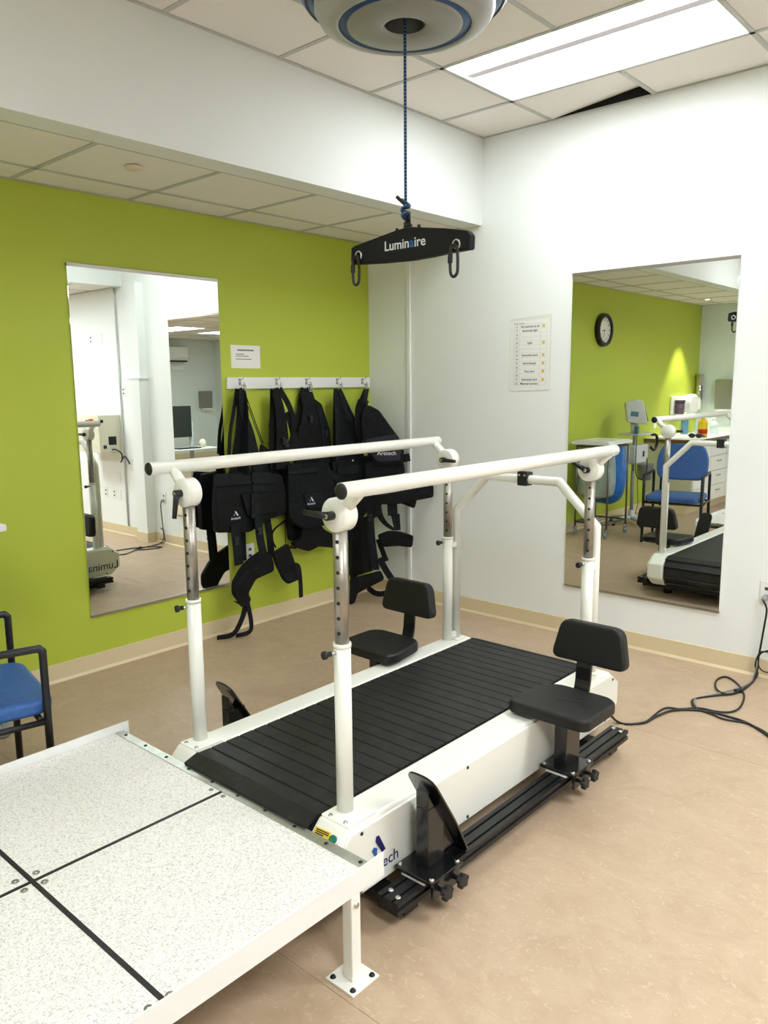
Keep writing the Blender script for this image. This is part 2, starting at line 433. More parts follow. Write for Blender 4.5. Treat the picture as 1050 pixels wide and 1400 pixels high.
xa = [0] + [-.046-.61*k for k in range(1, 11)] + [XW]
ceiling_grid(ca, xa, [0, -.266, -.831], ZA)
cl = struct('ceiling_low', MB().box((XW, YF, 2.7), (0, -3.44, 2.72)), DARK)
yl = [-3.44] + [-3.9-.61*k for k in range(10)] + [YF]
LOWLIT = [(2, 1), (2, 2), (6, 1), (6, 2), (6, 8), (6, 7), (8, 8), (8, 7)]
ceiling_grid(cl, xs, yl, ZA, skip=LOWLIT, seg_skip=[(yl[2], xs[2], xs[3]), (yl[2], xs[6], xs[7]), (yl[8], xs[6], xs[7]), (yl[8], xs[8], xs[9])])

def troffer(x0, x1, y0, y1, z, lens, label):
    t = thing('ceiling_light', label, 'ceiling light', ((x0+x1)/2, (y0+y1)/2, z), group='fluorescent ceiling lights')
    MB().box((x0, y0, z+.10), (x1, y1, z+.104)).box((x0, y0, z-.001), (x0+.014, y1, z+.1)).box((x1-.014, y0, z-.001), (x1, y1, z+.1)).box((x0, y0, z-.001), (x1, y0+.014, z+.1)).box((x0, y1-.014, z-.001), (x1, y1, z+.1)).build('frame', WHITEPL, t)
    xm = x0+.205
    MB().box((x0+.018, y0+.018, z+.012), (xm-.026, y1-.018, z+.02)).build('lens', lens, t)
    MB().box((xm+.026, y0+.018, z+.012), (x1-.018, y1-.018, z+.02)).build('lens', lens, t)
    MB().prism([(xm-.026, y0+.018, z+.010), (xm+.026, y0+.018, z+.010), (xm+.02, y0+.018, z+.022), (xm-.02, y0+.018, z+.022)], (0, y1-y0-.036, 0)).build('diffuser_spine', mat('spine_diffuser', (150, 146, 146), .5, emit=(255, 246, 246), es=.12), t)
    return t
troffer(-1.034, -.424, -2.67, -1.45, ZC, LENS, 'large bright rectangular ceiling light panel near the white wall')
troffer(xs[8], xs[7], -2.67, -1.45, ZC, LENS, 'rectangular ceiling light panel further along the high ceiling')
for (i, j), lb in (((2, 1), 'unseen low ceiling light added behind the camera nearest the white wall'), ((6, 1), 'unseen low ceiling light added behind the camera on the left side'), ((6, 7), 'distant strip ceiling light seen in the double reflection'), ((8, 7), 'distant strip ceiling light by the far wall')):
    troffer(xs[i+1], xs[i], yl[j+2], yl[j], ZA, LENS_ADDED if j < 5 else LENSF, lb)  # near pair is unseen, added to brighten floor, platform and green wall
# recessed downlight over the counter
d = thing('downlight', 'small recessed downlight over the counter end of the green wall', 'downlight', (-5.72, -.32, ZA))
MB().lathe([(.03, .0), (.05, -.002), (.055, -.006), (.05, -.008), (.03, -.004)], (-5.72, -.32, ZA)).build('trim_ring', WHITEPL, d)
MB().lathe([(0, -.003), (.03, -.003)], (-5.72, -.32, ZA), seg=20).build('lamp_face', mat('downlight_lamp', (255, 255, 250), .5, emit=(255, 250, 235), es=4), d)
sl = bpy.data.lights.new('spot', 'SPOT'); sl.energy = 60; sl.spot_size = math.radians(64); sl.spot_blend = .55; sl.shadow_soft_size = .02; sl.color = (1, .96, .86)
so = bpy.data.objects.new('downlight_beam', sl); COL.objects.link(so); so.parent = d; so.location = (0, 0, -.02)
# flat smoke detector cover in the alcove ceiling
MBs = MB().lathe([(0, -.014), (.036, -.014), (.04, -.011), (.04, -.003), (.03, 0)], (-2.203, -.612, ZA), seg=32)
tag(MBs.build('sprinkler_cover', mat('cream_cover', (226, 216, 190), .5)), 'small round cream cover plate on the alcove ceiling above the green wall', 'ceiling cover')

# ------------------------------------------------------------------ mirrors
def mirror(name, label, axis, a0, a1):
    z0, z1 = .305, 2.148
    t = thing(name, label, 'mirror', (((a0+a1)/2, 0, z0) if axis == 'x' else (0, (a0+a1)/2, z0)))
    def bx(p, q, d0, d1): return ((p, -d0, 0), (q, -d1, 0)) if axis == 'x' else ((-d0, p, 0), (-d1, q, 0))
    def B(mb, p, q, d0, d1, za, zb):
        A, C = bx(p, q, d0, d1); mb.box((A[0], A[1], za), (C[0], C[1], zb)); return mb
    B(MB(), a0, a1, .001, .008, z0, z1).build('glass', MIRROR, t, bevel=.0015)
    B(B(MB(), a0, a1, .0, .013, z1-.012, z1+.004), a0, a1, .0, .0, z1, z1).build('top_channel', MTRIM, t)
    B(MB(), a0, a1, .0, .012, z0-.004, z0+.01).build('bottom_channel', MTRIM, t)
    return t
mirror('wall_mirror', 'tall frameless mirror on the green wall', 'x', -2.243, -1.317)
mirror('wall_mirror', 'tall frameless mirror on the white wall', 'y', -1.614, -2.54)

# ------------------------------------------------------------------ treadmill
BY0, BY1 = -2.37, -1.775     # belt edges
DX0, DX1, DZ = -2.81, -1.205, .305
T = thing('treadmill', 'white slatted rehabilitation treadmill with tubular handrails and black belt', 'treadmill', (-2.0, -2.0725, 0))
PR = [(-2.882, .14), (-2.882, .228), (-2.807, DZ), (-1.205, DZ), (-1.13, .25), (-1.13, .145), (-1.205, .087), (-2.82, .087)]
for nm, yi, yo in (('side_frame', BY1+.004, -1.665), ('side_frame', BY0-.004, -2.495)):
    MB().prism([(x, yi, z) for x, z in PR], (0, yo-yi, 0)).build(nm, WHITEP, T, bevel=.010, bseg=3)
for yo, sg in ((-1.665, 1), (-2.495, -1)):
    Q = [(-2.876, .145), (-2.876, .222), (-2.802, .292), (-1.21, .292), (-1.136, .246), (-1.136, .15), (-1.208, .093), (-2.815, .093)]
    sp = MB().prism([(x, yo-sg*.001, z) for x, z in Q], (0, sg*.009, 0)).build('side_panel', WHITEP, T, bevel=.003)
    for x, z in ((-2.762, .279), (-2.252, .280), (-2.251, .105), (-1.19, .27), (-1.73, .28), (-1.73, .105), (-1.25, .105)):
        y = yo+sg*.008
        MB().lathe([(.0, .003), (.004, .003), (.0055, .0015), (.006, 0)], (x, y, z), 'y', 10).build('screw', DBOLT, sp) if sg > 0 else MB().lathe([(.0, -.003), (.004, -.003), (.0055, -.0015), (.006, 0)], (x, y, z), 'y', 10).build('screw', DBOLT, sp)
# belt slats, flat on top and wrapped round the rollers
NS = 26; pitch = (DX1-DX0)/NS; RR = .105
slat = MB().prism([(-pitch/2+.0016, 0, -.012), (-pitch/2+.0016, 0, -.002), (-pitch/2+.004, 0, 0), (pitch/2-.004, 0, 0), (pitch/2-.0016, 0, -.002), (pitch/2-.0016, 0, -.012)], (0, BY1-BY0-.004, 0)).mesh('belt_slat')
slat.materials.append(RUBBER); fix_normals(slat)
for k in range(NS):
    obj('belt_slat', slat, None, T, loc=(DX0+pitch*(k+.5), BY0+.002, DZ), fix=False)
for end, xc in ((1, DX1), (-1, DX0)):
    na = 5
    for k in range(na):
        a = (k+.5)*math.pi/na*1.0
        xx = xc+end*RR*math.sin(a)*.6; zz = DZ-RR+RR*math.cos(a)
        if end < 0 and k > 2: continue
        o = obj('belt_slat', slat, None, T, loc=(xx, BY0+.002, zz), fix=False); o.rotation_euler = (0, end*a, 0)
# core, front cover and feet
MB().box((DX0+.02, BY0, .10), (DX1-.0, BY1, DZ-.016)).build('deck', DARK, T)
MB().prism([(-2.80, BY0, .288), (-2.822, BY0, .283), (-2.872, BY0, .232), (-2.872, BY0, .125), (-2.80, BY0, .115)], (0, BY1-BY0, 0)).build('front_cover', mat('black_front_cover', (20, 20, 21), .45), T, bevel=.003)
for x in (-2.62, -1.35):
    for y in (-1.73, -2.43):
        MB().cyl((x, y, 0), (x, y, .025), .03).cyl((x, y, .025), (x, y, .095), .012).build('foot', BLACKP, T)
MB().box((-2.7, -2.36, .045), (-1.3, -1.78, .10)).build('base_frame', BLACKA, T)
# seat rails with T-slots, their brackets and bolts
RY0, RY1, RZ0, RZ1 = -2.617, -2.540, .060, .100
RSEC = [(0, 0), (.077, 0), (.077, .014), (.070, .017), (.070, .023), (.077, .026), (.077, .040), (.061, .040), (.061, .031), (.053, .031), (.053, .040), (.024, .040), (.024, .031), (.016, .031), (.016, .040), (0, .040), (0, .026), (.007, .023), (.007, .017), (0, .014)]
for side in (0, 1):
    def yy(y): return y if not side else -4.145-y
    MB().prism([(-2.74, yy(RY0+a), RZ0+b) for a, b in RSEC], (2.74-1.27, 0, 0)).build('seat_rail', BLACKA, T)
    for x in (-2.66, -1.36):
        MB().box((x-.03, yy(-2.60), .028), (x+.03, yy(-2.34), .058)).build('rail_bracket', BLACKA, T)
    for x in (-2.715, -1.30):
        for q in (.02, .057):
            MB().lathe([(0, .0035), (.006, .0035), (.0085, .0015), (.009, -.002)], (x+(.012 if q > .03 else 0), yy(RY0+q), RZ1), 'z', 12).build('rail_bolt', ZINC, T)
# posts
XN, XF = -2.735, -1.300
ZD, ZRAIL, ZSL = 1.182, 1.262, .815
for px_, py_, sgn, near, lever in ((XN, -1.697, 1, True, (0, 0, -1)), (XN, -2.412, -1, True, (0, .985, .06)), (XF, -1.697, 1, False, (0, -1, 0)), (XF, -2.425, -1, False, (0, .85, .5))):
    MB().cyl((px_, py_, DZ), (px_, py_, ZSL-.012), .0245, 24).cyl((px_, py_, ZSL-.012), (px_, py_, ZSL), .0262, 24).build('post_sleeve', WHITEP, T)
    sp = MB().cyl((px_, py_, ZSL-.03), (px_, py_, ZD-.03), .0205, 24).build('height_post', STEEL, T)
    for k in range(7):
        z = ZSL+.032+k*.0435
        if z < ZD-.055: MB().cyl((px_-.0182, py_-.0068, z), (px_-.0197, py_-.0073, z), .0055, 10).build('hole', BLACKP, sp)
    if near:
        MB().prism([(x, y, DZ-.002) for x, y in rrect(px_-.066, (-1.768 if sgn > 0 else -2.490), px_+.05, (-1.670 if sgn > 0 else -2.378), .006, 2)], (0, 0, .006)).build('base_plate', WHITEP, T)
        for by in (-.03, .03):
            MB().lathe([(0, .004), (.005, .004), (.007, .001), (.0075, -.001)], (px_-.052, (-1.719 if sgn > 0 else -2.434)+by, DZ+.004), 'z', 12).build('plate_bolt', ZINC, T)
    # spring pin
    z = .79
    MB().cyl((px_-.022, py_+.004, z), (px_-.04, py_+.008, z), .006, 12).build('pin_collar', ZINC, T)
    MB().tube([(px_-.038, py_+.008, z), (px_-.05, py_+.01, z), (px_-.054, py_+.011, z), (px_-.063, py_+.013, z)], [.008, .007, .0125, .0115], 14).build('spring_pin', BLACKP, T)
    # swivel disc, clamp lever and arm
    MB().lathe([(0, -.026), (.044, -.026), (.048, -.022), (.048, .022), (.044, .026), (0, .026)], (px_, py_, ZD), 'x', 40).build('swivel_disc', WHITEP, T)
    lv = V(lever).normalized(); c0 = V((px_-.028, py_, ZD)); c1 = c0+V((-.024, 0, 0))
    MB().cyl(c0, c1, .0125, 16).tube([c1+V((.010, 0, 0)), c1+V((.004, 0, 0))+lv*.02, c1+lv*.082+V((-.006, 0, 0))], [.0115, .0095, .0075], 12).build('clamp_lever', BLACKP, T, bevel=0)
    MB().cyl(c1, c1+V((-.0015, 0, 0)), .0075, 12).build('lever_bolt', ZINC, T)
    MB().tube([(px_, py_+sgn*.02, ZD+.018), (px_, py_+sgn*.09, ZRAIL)], [.019, .017], 16).build('swing_arm', WHITEP, T)
for sgn, y in ((1, -1.607), (-1, -2.506)):
    hr = MB().cyl((-2.822, y, ZRAIL), (-1.262, y, ZRAIL), .0225, 28).build('handrail', WHITEP, T)
    for x, d_ in ((-2.822, -1), (-1.262, 1)):
        MB().lathe([(0, d_*.006), (.016, d_*.006), (.0205, d_*.003), (.022, 0)], (x, y, ZRAIL), 'x', 24).build('end_cap', BLACKP, hr)
# arch across the far end
XA = -1.25
ar = MB().tube([(XA, -1.712, DZ), (XA, -1.712, .938), (XA, -1.885, 1.112), (XA, -2.255, 1.112), (XA, -2.432, .938), (XA, -2.432, DZ)], .0195, 16).build('arch_tube', WHITEP, T)
for y, yp in ((-1.712, -1.697), (-2.432, -2.425)):
    for z in (.775, .33):
        MB().box((XF, y-.012, z-.014), (XA, y+.012, z+.014)).build('arch_bracket', WHITEP, T, bevel=.003)
    MB().box((XA-.04, y-.04, DZ-.001), (XA+.035, y+.04, DZ+.005)).build('arch_plate', WHITEP, T)
ck = MB().prism([(XA-.028, -2.06, 1.085), (XA+.026, -2.06, 1.085), (XA+.026, -2.06, 1.145), (XA-.028, -2.06, 1.15)], (0, -.05, 0)).build('sensor_clip', BLACKP, T, bevel=.005)
for z in (1.132,): 
    for y in (-2.072, -2.098): MB().lathe([(0, -.003), (.004, -.003), (.005, 0)], (XA-.028, y, z), 'x', 10).build('clip_screw', ZINC, ck)
# label, button, lettering
cn = V((-.70, 0, .715)).normalized(); cx0 = V((-2.845, -2.43, .266))
def onch(px_, py_): return at(px_, py_, cx0, cn)
P4 = [onch(*q) for q in ((432.5, 1129.5), (453.5, 1139), (450, 1150), (428.5, 1140))]
lb = MB().prism([p+cn*.001 for p in P4], cn*.0012).build('warning_label', YEL, T)
for k in range(3):
    a, b = P4[0].lerp(P4[3], .25+.25*k), P4[1].lerp(P4[2], .25+.25*k)
    a, b = a.lerp(b, .1), a.lerp(b, .9 if k < 2 else .6)
    MB().ribbon([a+cn*.0026, b+cn*.0026], .0035, .0006, cn, 1).build('print_line', INK, lb)
bc = onch(457, 1149)
MB().tube([bc, bc+cn*.004], .0165, 20).build('button_bezel', WHITEPL, T)
MB().tube([bc, bc+cn*.012], .0115, 20).build('start_button', GRNB, T)
yl_ = -2.5045
MB().prism([(x, yl_, z) for x, z in ((-2.703, .243), (-2.692, .243), (-2.664, .188), (-2.680, .184), (-2.706, .228))], (0, -.0012, 0)).build('logo_stroke', NAVYL, T)
MB().prism([(x, yl_, z) for x, z in ((-2.713, .214), (-2.700, .206), (-2.702, .186), (-2.712, .186), (-2.722, .206))], (0, -.0012, 0)).build('logo_stroke', BLUEL, T)
text('Aretech', .052, (-2.776, yl_-.0004, .133), (1, 0, 0), (0, 0, 1), NAVYL, T, 'lettering')
text_run([('Lumin', INK), ('a', BLUEL), ('ire', INK)], .088, (-1.154, -1.6555, .138), (-1, 0, 0), (0, 0, 1), T)

# ------------------------------------------------------------------ therapist seats on the rails
def knob(parent, c, d, r=.021):
    c = V(c); d = V(d).normalized()
    MB().cyl(c, c+d*.02, .007, 12).build('knob_stem', BLACKP, parent)
    u = V((0, 0, 1)); v_ = d.cross(u); P = []
    for k in range(25):
        a = 2*math.pi*k/25; rr = r*(1+.16*math.cos(5*a)); P.append(c+d*.018+u*rr*math.cos(a)+v_*rr*math.sin(a))
    MB().prism(P, d*.018).build('clamp_knob', BLACKP, parent, bevel=.003)
def carriage(parent, x0, x1, yy, sg):
    MB().box((x0, yy(-2.512), .112), (x1, yy(-2.655), .124)).build('clamp_plate', BLACKG, parent, bevel=.003)
    MB().box((x0+.012, yy(-2.640), .062), (x1-.012, yy(-2.652), .112)).build('side_clamp', BLACKG, parent, bevel=.002)
    MB().box((x0+.006, yy(-2.535), .101), (x0+.016, yy(-2.622), .111)).build('slide_liner', WHITEPL, parent)
    for x, y in ((x0+.014, -2.524), (x0+.014, -2.643), (x1-.014, -2.524), (x1-.014, -2.643)):
        MB().lathe([(0, .006), (.006, .006), (.008, .003), (.008, -.002)], (x, yy(y), .124), 'z', 10).build('plate_bolt', ZINC, parent)
    for x in (x0+.04, x1-.035): knob(parent, (x, yy(-2.652), .088), (0, -sg, 0))
def seat(x0, side, label):
    sg = 1 if not side else -1
    def yy(y): return y if not side else -4.145-y
    t = thing('therapist_seat', label, 'seat', (x0, yy(-2.58), .1), group='seats clamped beside the treadmill')
    X = lambda x: x+1.72+x0
    carriage(t, X(-1.805), X(-1.655), yy, sg)
    MB().box((X(-1.765), yy(-2.548), .124), (X(-1.66), yy(-2.600), .318)).build('seat_post', BLACKG, t, bevel=.004)
    pl = rpoly([(X(-1.860), yy(-2.405)), (X(-1.81), yy(-2.388)), (X(-1.62), yy(-2.42)), (X(-1.585), yy(-2.47)), (X(-1.585), yy(-2.68)), (X(-1.62), yy(-2.722)), (X(-1.83), yy(-2.722)), (X(-1.855), yy(-2.70))], .035)
    sc = MB().prism([(x, y, .317) for x, y in pl], (0, 0, .046)).build('seat_cushion', VINYLB, t, bevel=.011, bseg=4)
    cx_, cy_ = X(-1.70), yy(-2.60)
    for pts in ([(-.05, -.04), (0, -.015), (.05, -.04)], [(-.05, .04), (0, .015), (.05, .04)], [(-.045, -.03), (-.01, 0), (-.045, .03)]):
        MB().tube(catmull([(cx_+b_, cy_+a_*1.2, .3628) for a_, b_ in pts], 5), .0016, 6).build('embossed_seam', VINYLB, sc)
    MB().ribbon([(X(-1.70), yy(-2.545), .311), (X(-1.60), yy(-2.545), .311), (X(-1.565), yy(-2.545), .325), (X(-1.545), yy(-2.545), .37), (X(-1.535), yy(-2.545), .45), (X(-1.515), yy(-2.545), .54)], .062, .012, (0, 0, 1) if False else (-.7, 0, .7), 5).build('back_bracket', BLACKG, t)
    bk = rpoly([(yy(-2.400), .452), (yy(-2.437), .612), (yy(-2.690), .612), (yy(-2.722), .452)], .04)
    lean = .12
    P = [(X(-1.553)+(z-.45)*lean, y, z) for y, z in bk]
    MB().prism(P, (.050, 0, -.006)).build('backrest', VINYLB, t, bevel=.013, bseg=4)
    return t
seat(-1.72, 0, 'black padded therapist seat on the near rail of the treadmill')
seat(-1.652, 1, 'black padded therapist seat on the far rail next to the green wall side')
def footrest(x0, side, label):
    sg = 1 if not side else -1
    def yy(y): return y if not side else -4.145-y
    t = thing('foot_rest', label, 'foot rest', (x0, yy(-2.58), .1), group='foot rests clamped beside the treadmill')
    X = lambda x: x+2.56+x0
    carriage(t, X(-2.635), X(-2.485), yy, sg)
    MB().box((X(-2.587), yy(-2.557), .124), (X(-2.510), yy(-2.603), .31)).prism([(X(-2.587), yy(-2.557), .31), (X(-2.555), yy(-2.557), .31), (X(-2.587), yy(-2.557), .365)], (0, -sg*.046, 0)).build('foot_post', BLACKG, t, bevel=.003)
    top, bot = V((X(-2.605), 0, .420)), V((X(-2.405), 0, .095)); ax = (bot-top).normalized(); L = (bot-top).length
    nrm = V((ax.z, 0, -ax.x)); nrm = -nrm if nrm.x < 0 else nrm
    out = rpoly([(0, -.052), (.0, .052), (L*.6, .056), (L, .04), (L, -.04), (L*.6, -.056)], .055, 6)
    P = []
    for u, v_ in out:
        curl = .014*((u/L)-.5)**2*4
        p = top+ax*u; P.append((p.x+nrm.x*0, yy(-2.58)+v_, p.z))
    MB().prism(P, nrm*.007).build('foot_plate', BLACKG, t, bevel=.002)
    MB().prism([(X(-2.51), yy(-2.576), .13), (X(-2.51), yy(-2.576), .26), (X(-2.43), yy(-2.576), .13)], (0, -sg*.008, 0)).build('gusset', BLACKG, t)
    return t
footrest(-2.56, 0, 'black angled foot rest plate on the near rail of the treadmill')
footrest(-2.50, 1, 'black angled foot rest plate on the far rail behind the near left post')

# ------------------------------------------------------------------ access platform
PZ = .279
PX0, PX1, PY0, PY1 = -4.09, -2.874, -2.640, -1.376
A = thing('access_platform', 'white speckled access platform with metal legs in front of the treadmill', 'platform', (-3.474, -2.01, 0))
for a, b in ((-2.874, -3.468), (-3.480, PX0)):
    for c, d_ in ((PY1-.004, -2.006), (-2.016, PY0+.004)):
        MB().box((a, c, PZ-.02), (b, d_, PZ)).build('deck_panel', SPECK, A, bevel=.001)
MB().box((PX0, -2.006, PZ-.02), (-2.874, -2.016, PZ+.0015)).build('joint_strip', mat('black_joint', (32, 30, 34), .5), A)
MB().box((-3.468, PY1-.004, PZ-.02), (-3.480, PY0+.004, PZ+.0018)).build('joint_strip', MATS['black_joint'], A)
for y in (PY1, PY0):
    s_ = 1 if y > -2 else -1
    MB().box((PX0, y, PZ-.034), (-2.826, y+s_*.004, PZ+.033)).box((PX0, y, PZ-.034), (-2.88, y-s_*.03, PZ-.03)).build('side_rim', WHITEPL, A)
MB().box((-2.880, PY1-.001, PZ+.0005), (-2.849, PY0+.001, PZ+.003)).build('lip_strip', ALU, A)
for k in range(10):
    y = PY1-.045-k*(PY1-PY0-.09)/9
    MB().lathe([(0, .003), (.004, .003), (.006, .001), (.0065, 0)], (-2.864, y, PZ+.003), 'z', 10).build('strip_screw', DBOLT, A)
dirty = mat('washer_grey', (150, 148, 140), .4, .7)
for q in ((21, 1205.7), (49.5, 1193.3), (61, 1205.7), (33.4, 1217.6), (203, 1378.5), (232, 1360)):
    p = atz(q[0], q[1], PZ); p.y = min(max(p.y, PY0+.012), PY1-.012)
    MB().lathe([(.003, .001), (.0085, .0022), (.0095, .0012), (.0098, 0)], p, 'z', 14).build('panel_washer', dirty, A)
for q in ((297, 1076), (311, 1086)):
    p = atz(q[0], q[1], PZ); p.x = -2.893
    MB().lathe([(0, .003), (.006, .0025), (.008, 0)], p, 'z', 12).build('panel_washer', dirty, A)
MB().box((PX0, -2.03, PZ-.06), (-2.90, -1.99, PZ-.02)).box((-3.50, PY1-.01, PZ-.06), (-3.45, PY0+.01, PZ-.02)).box((-2.90, PY1-.005, PZ-.05), (-2.93, PY0+.005, PZ-.02)).box((PX0, PY1-.01, PZ-.06), (PX0+.03, PY0+.01, PZ-.02)).build('under_frame', mat('under_frame_shade', (92, 84, 74), .8), A)  # frame coloured dark to deepen the shade under the platform
for x in (-2.935, -4.03):
    for y in (-2.628, -1.392):
        lg = MB().box((x-.017, y-.017, .006), (x+.017, y+.017, PZ-.035)).build('leg', WHITEP, A, bevel=.003)
        MB().box((x-.05, y-.05, 0), (x+.05, y+.05, .006)).build('foot_plate', WHITEP, lg, bevel=.001)
        for ax_, ay_ in ((-1, -1), (1, -1), (-1, 1), (1, 1)):
            MB().lathe([(0, .005), (.0055, .005), (.0075, .002), (.0085, 0)], (x+ax_*.036, y+ay_*.036, .006), 'z', 12).build('plate_bolt', DBOLT, lg)
        MB().cyl((x+.0, y, PZ-.06), (x+.0, y-.022, PZ-.06), .008, 12).build('leg_bolt', ZINC, lg)

# ------------------------------------------------------------------ ceiling hoist, rope, spreader bar
HX, HY = -2.042, -2.07
H = thing('ceiling_hoist', 'round grey and blue body weight hoist hanging from the ceiling', 'hoist', (HX, HY, 2.71))
MB().lathe([(.30, 2.80), (.335, 2.795), (.352, 2.815), (.356, 2.85), (.345, 2.90), (.30, 2.95), (.2, 2.98), (.0, 2.98)], (HX, HY, 0), seg=72).build('outer_shell', HUBS, H)
MB().lathe([(.296, 2.792), (.312, 2.80), (.335, 2.794)], (HX, HY, 0), seg=72).build('shell_gap', mat('gap_dark_blue', (16, 28, 48), .5), H)
MB().lathe([(.222, 2.735), (.224, 2.719), (.232, 2.716), (.285, 2.735), (.303, 2.765), (.304, 2.80), (.285, 2.82)], (HX, HY, 0), seg=72).build('grey_ring', HUBG2, H)
MB().lathe([(.19, 2.722), (.226, 2.722), (.228, 2.74), (.19, 2.75)], (HX, HY, 0), seg=64).build('blue_groove', HUBB, H)
MB().lathe([(.068, 2.728), (.072, 2.716), (.085, 2.713), (.18, 2.713), (.194, 2.718), (.197, 2.73), (.195, 2.75)], (HX, HY, 0), seg=64).build('face_plate', HUBG, H)
MB().lathe([(.066, 2.722), (.06, 2.745), (.03, 2.80), (.012, 2.84), (0, 2.84)], (HX, HY, 0), seg=32).build('cable_funnel', mat('funnel_dark', (70, 72, 74), .3, .4), H)
MB().cyl((HX, HY, 2.96), (HX, HY, ZC), .08, 24).build('ceiling_mount', HUBG, H)
rp = MB().cyl((HX, HY, 2.82), (HX, HY, 2.135), .0052, 10)
rp.build('rope', ROPE, H)
kn = MB().tube(catmull([(HX+.0, HY+.02, 2.168), (HX+.012, HY, 2.15), (HX, HY-.014, 2.14), (HX-.013, HY, 2.135), (HX, HY+.013, 2.128), (HX+.012, HY-.004, 2.122), (HX-.004, HY-.013, 2.118), (HX-.012, HY+.004, 2.112), (HX, HY, 2.10)], 5), .007, 10)
kn.build('rope_knot', ROPE, H)
MB().cyl((HX, HY+.004, 2.15), (HX-.01, HY+.032, 2.178), .006, 10).build('rope_tail', mat('rope_tail_black', (40, 34, 32), .6), H)
SB = thing('spreader_bar', 'black spreader bar with white lettering hanging on a blue rope', 'spreader bar', (HX, HY, 2.0))
bar = [(-1.817, 2.031), (-1.832, 2.037), (-1.95, 2.054), (-2.036, 2.066), (-2.074, 2.069), (-2.11, 2.068), (-2.155, 2.060), (-2.25, 2.045), (-2.342, 2.026), (-2.356, 2.010), (-2.354, 1.966), (-2.286, 1.965), (-2.19, 1.960), (-2.099, 1.958), (-1.96, 1.963), (-1.823, 1.972), (-1.814, 1.98)]
MB().prism([(HX-.016, y, z) for y, z in bar], (.034, 0, 0)).build('cover', mat('black_bar_cover', (10, 11, 14), .8, bump=.5, bscale=600), SB, bevel=.006, bseg=3)
for y in (-2.03, -2.13): MB().cyl((HX, y, 2.062), (HX, y, 2.074), .006, 10).build('cover_stud', BLACKP, SB)
MB().cyl((HX, HY-.01, 2.062), (HX, HY-.01, 2.072), .016, 20).cyl((HX, HY-.01, 2.072), (HX, HY-.01, 2.088), .0155, 20).tube([(HX, HY-.016, 2.085), (HX, HY-.016, 2.112), (HX, HY-.004, 2.112), (HX, HY-.004, 2.085)], .0055, 10).build('swivel', BLACKP, SB)
xt = HX-.0168
text_run([('Lumin', WHITEL), ('a', mat('logo_mid_blue', (28, 110, 176), .6)), ('ire', WHITEL)], .047, (xt, -1.986, 2.0005), (0, -1, 0), (0, 0, 1), SB, bold=.0005)
for y, z in ((-1.858, 2.000), (-2.303, 1.987)):
    MB().lathe([(.0105, -.020), (.013, -.0225), (.0165, -.021), (.018, -.016), (.018, .018), (.0165, .023), (.013, .0245), (.0105, .022)], (HX, y, z), 'x', 28).build('grommet', ZINC, SB)
    MB().cyl((HX-.0175, y, z), (HX+.0195, y, z), .0112, 20).build('grommet_bore', DARK, SB)
def carabiner(c, tilt, label):
    t = thing('carabiner', label, 'carabiner', c, group='black carabiners on the spreader bar')
    c = V(c); ux = V((math.sin(tilt)*.5, math.cos(tilt), 0)).normalized(); P = []
    prof = [(0, .0), (.010, -.004), (.0155, -.02), (.0165, -.05), (.014, -.088), (.004, -.101), (-.008, -.098), (-.0155, -.085), (-.0165, -.05), (-.0145, -.02), (-.009, -.004)]
    pts = [c+ux*a+V((0, 0, b+.012)) for a, b in prof]
    cl_ = catmull(pts+[pts[0]], 4)[:-1]
    MB().tube(cl_, .0052, 10, closed=True).build('hook_body', BLACKP, t)
    g0, g1 = c+ux*.0155+V((0, 0, -.014)), c+ux*.0168+V((0, 0, -.046))
    MB().tube([g0, g0.lerp(g1, .1), g0.lerp(g1, .9), g1], [.006, .0085, .0085, .006], 12).build('lock_sleeve', BLACKP, t)
    return t
carabiner((HX-.027, -1.853, 1.984), .1, 'black carabiner hanging from the left end of the spreader bar')
carabiner((HX-.027, -2.300, 1.972), .1, 'black carabiner hanging from the right end of the spreader bar')

# ------------------------------------------------------------------ hook rack, notice, chart
RK = thing('hook_rack', 'white wall board with metal hooks above the hanging harnesses', 'hook rack', (-.65, 0, 1.55))
MB().box((-1.283, 0, 1.512), (-.016, -.020, 1.582)).build('board', WHITEPL, RK, bevel=.002)
HKX = [-1.191, -.899, -.640, -.353, -.100]
for x in HKX:
    MB().box((x-.010, -.020, 1.535), (x+.010, -.022, 1.575)).tube(catmull([(x, -.021, 1.568), (x, -.05, 1.572), (x, -.055, 1.585), (x, -.05, 1.59)], 4), .003, 8).tube(catmull([(x, -.021, 1.55), (x, -.035, 1.535), (x, -.055, 1.53), (x, -.065, 1.545), (x, -.062, 1.552)], 4), .0032, 8).build('hook', ZINC, RK)
NT = thing('paper_notice', 'small white typed notice taped on the green wall above the hooks', 'notice', (-1.122, 0, 1.707))
MB().box((-1.236, -.0005, 1.637), (-1.010, -.002, 1.776)).build('sheet', PAPER, NT)
for z, a, b, h_ in ((1.742, -1.185, -1.06, .008), (1.72, -1.20, -1.135, .004), (1.708, -1.20, -1.10, .004), (1.69, -1.20, -1.08, .004)):
    MB().box((a, -.002, z), (b, -.0026, z+h_)).build('print_line', mat('notice_ink', (110, 110, 112), .8), NT)
CH = thing('exertion_chart', 'white printed exertion rating chart taped to the white wall', 'chart', (0, -1.333, 1.70))
MB().prism([(-.0006, -1.190, 1.918), (-.0006, -1.482, 1.938), (-.0006, -1.478, 1.486), (-.0006, -1.192, 1.486)], (-.0012, 0, 0)).build('backing_sheet', mat('paper_back', (232, 231, 222), .8), CH)
MB().prism([(-.0022, -1.195, 1.905), (-.0022, -1.466, 1.912), (-.0022, -1.470, 1.490), (-.0022, -1.196, 1.482)], (-.0012, 0, 0)).build('sheet', PAPER, CH)
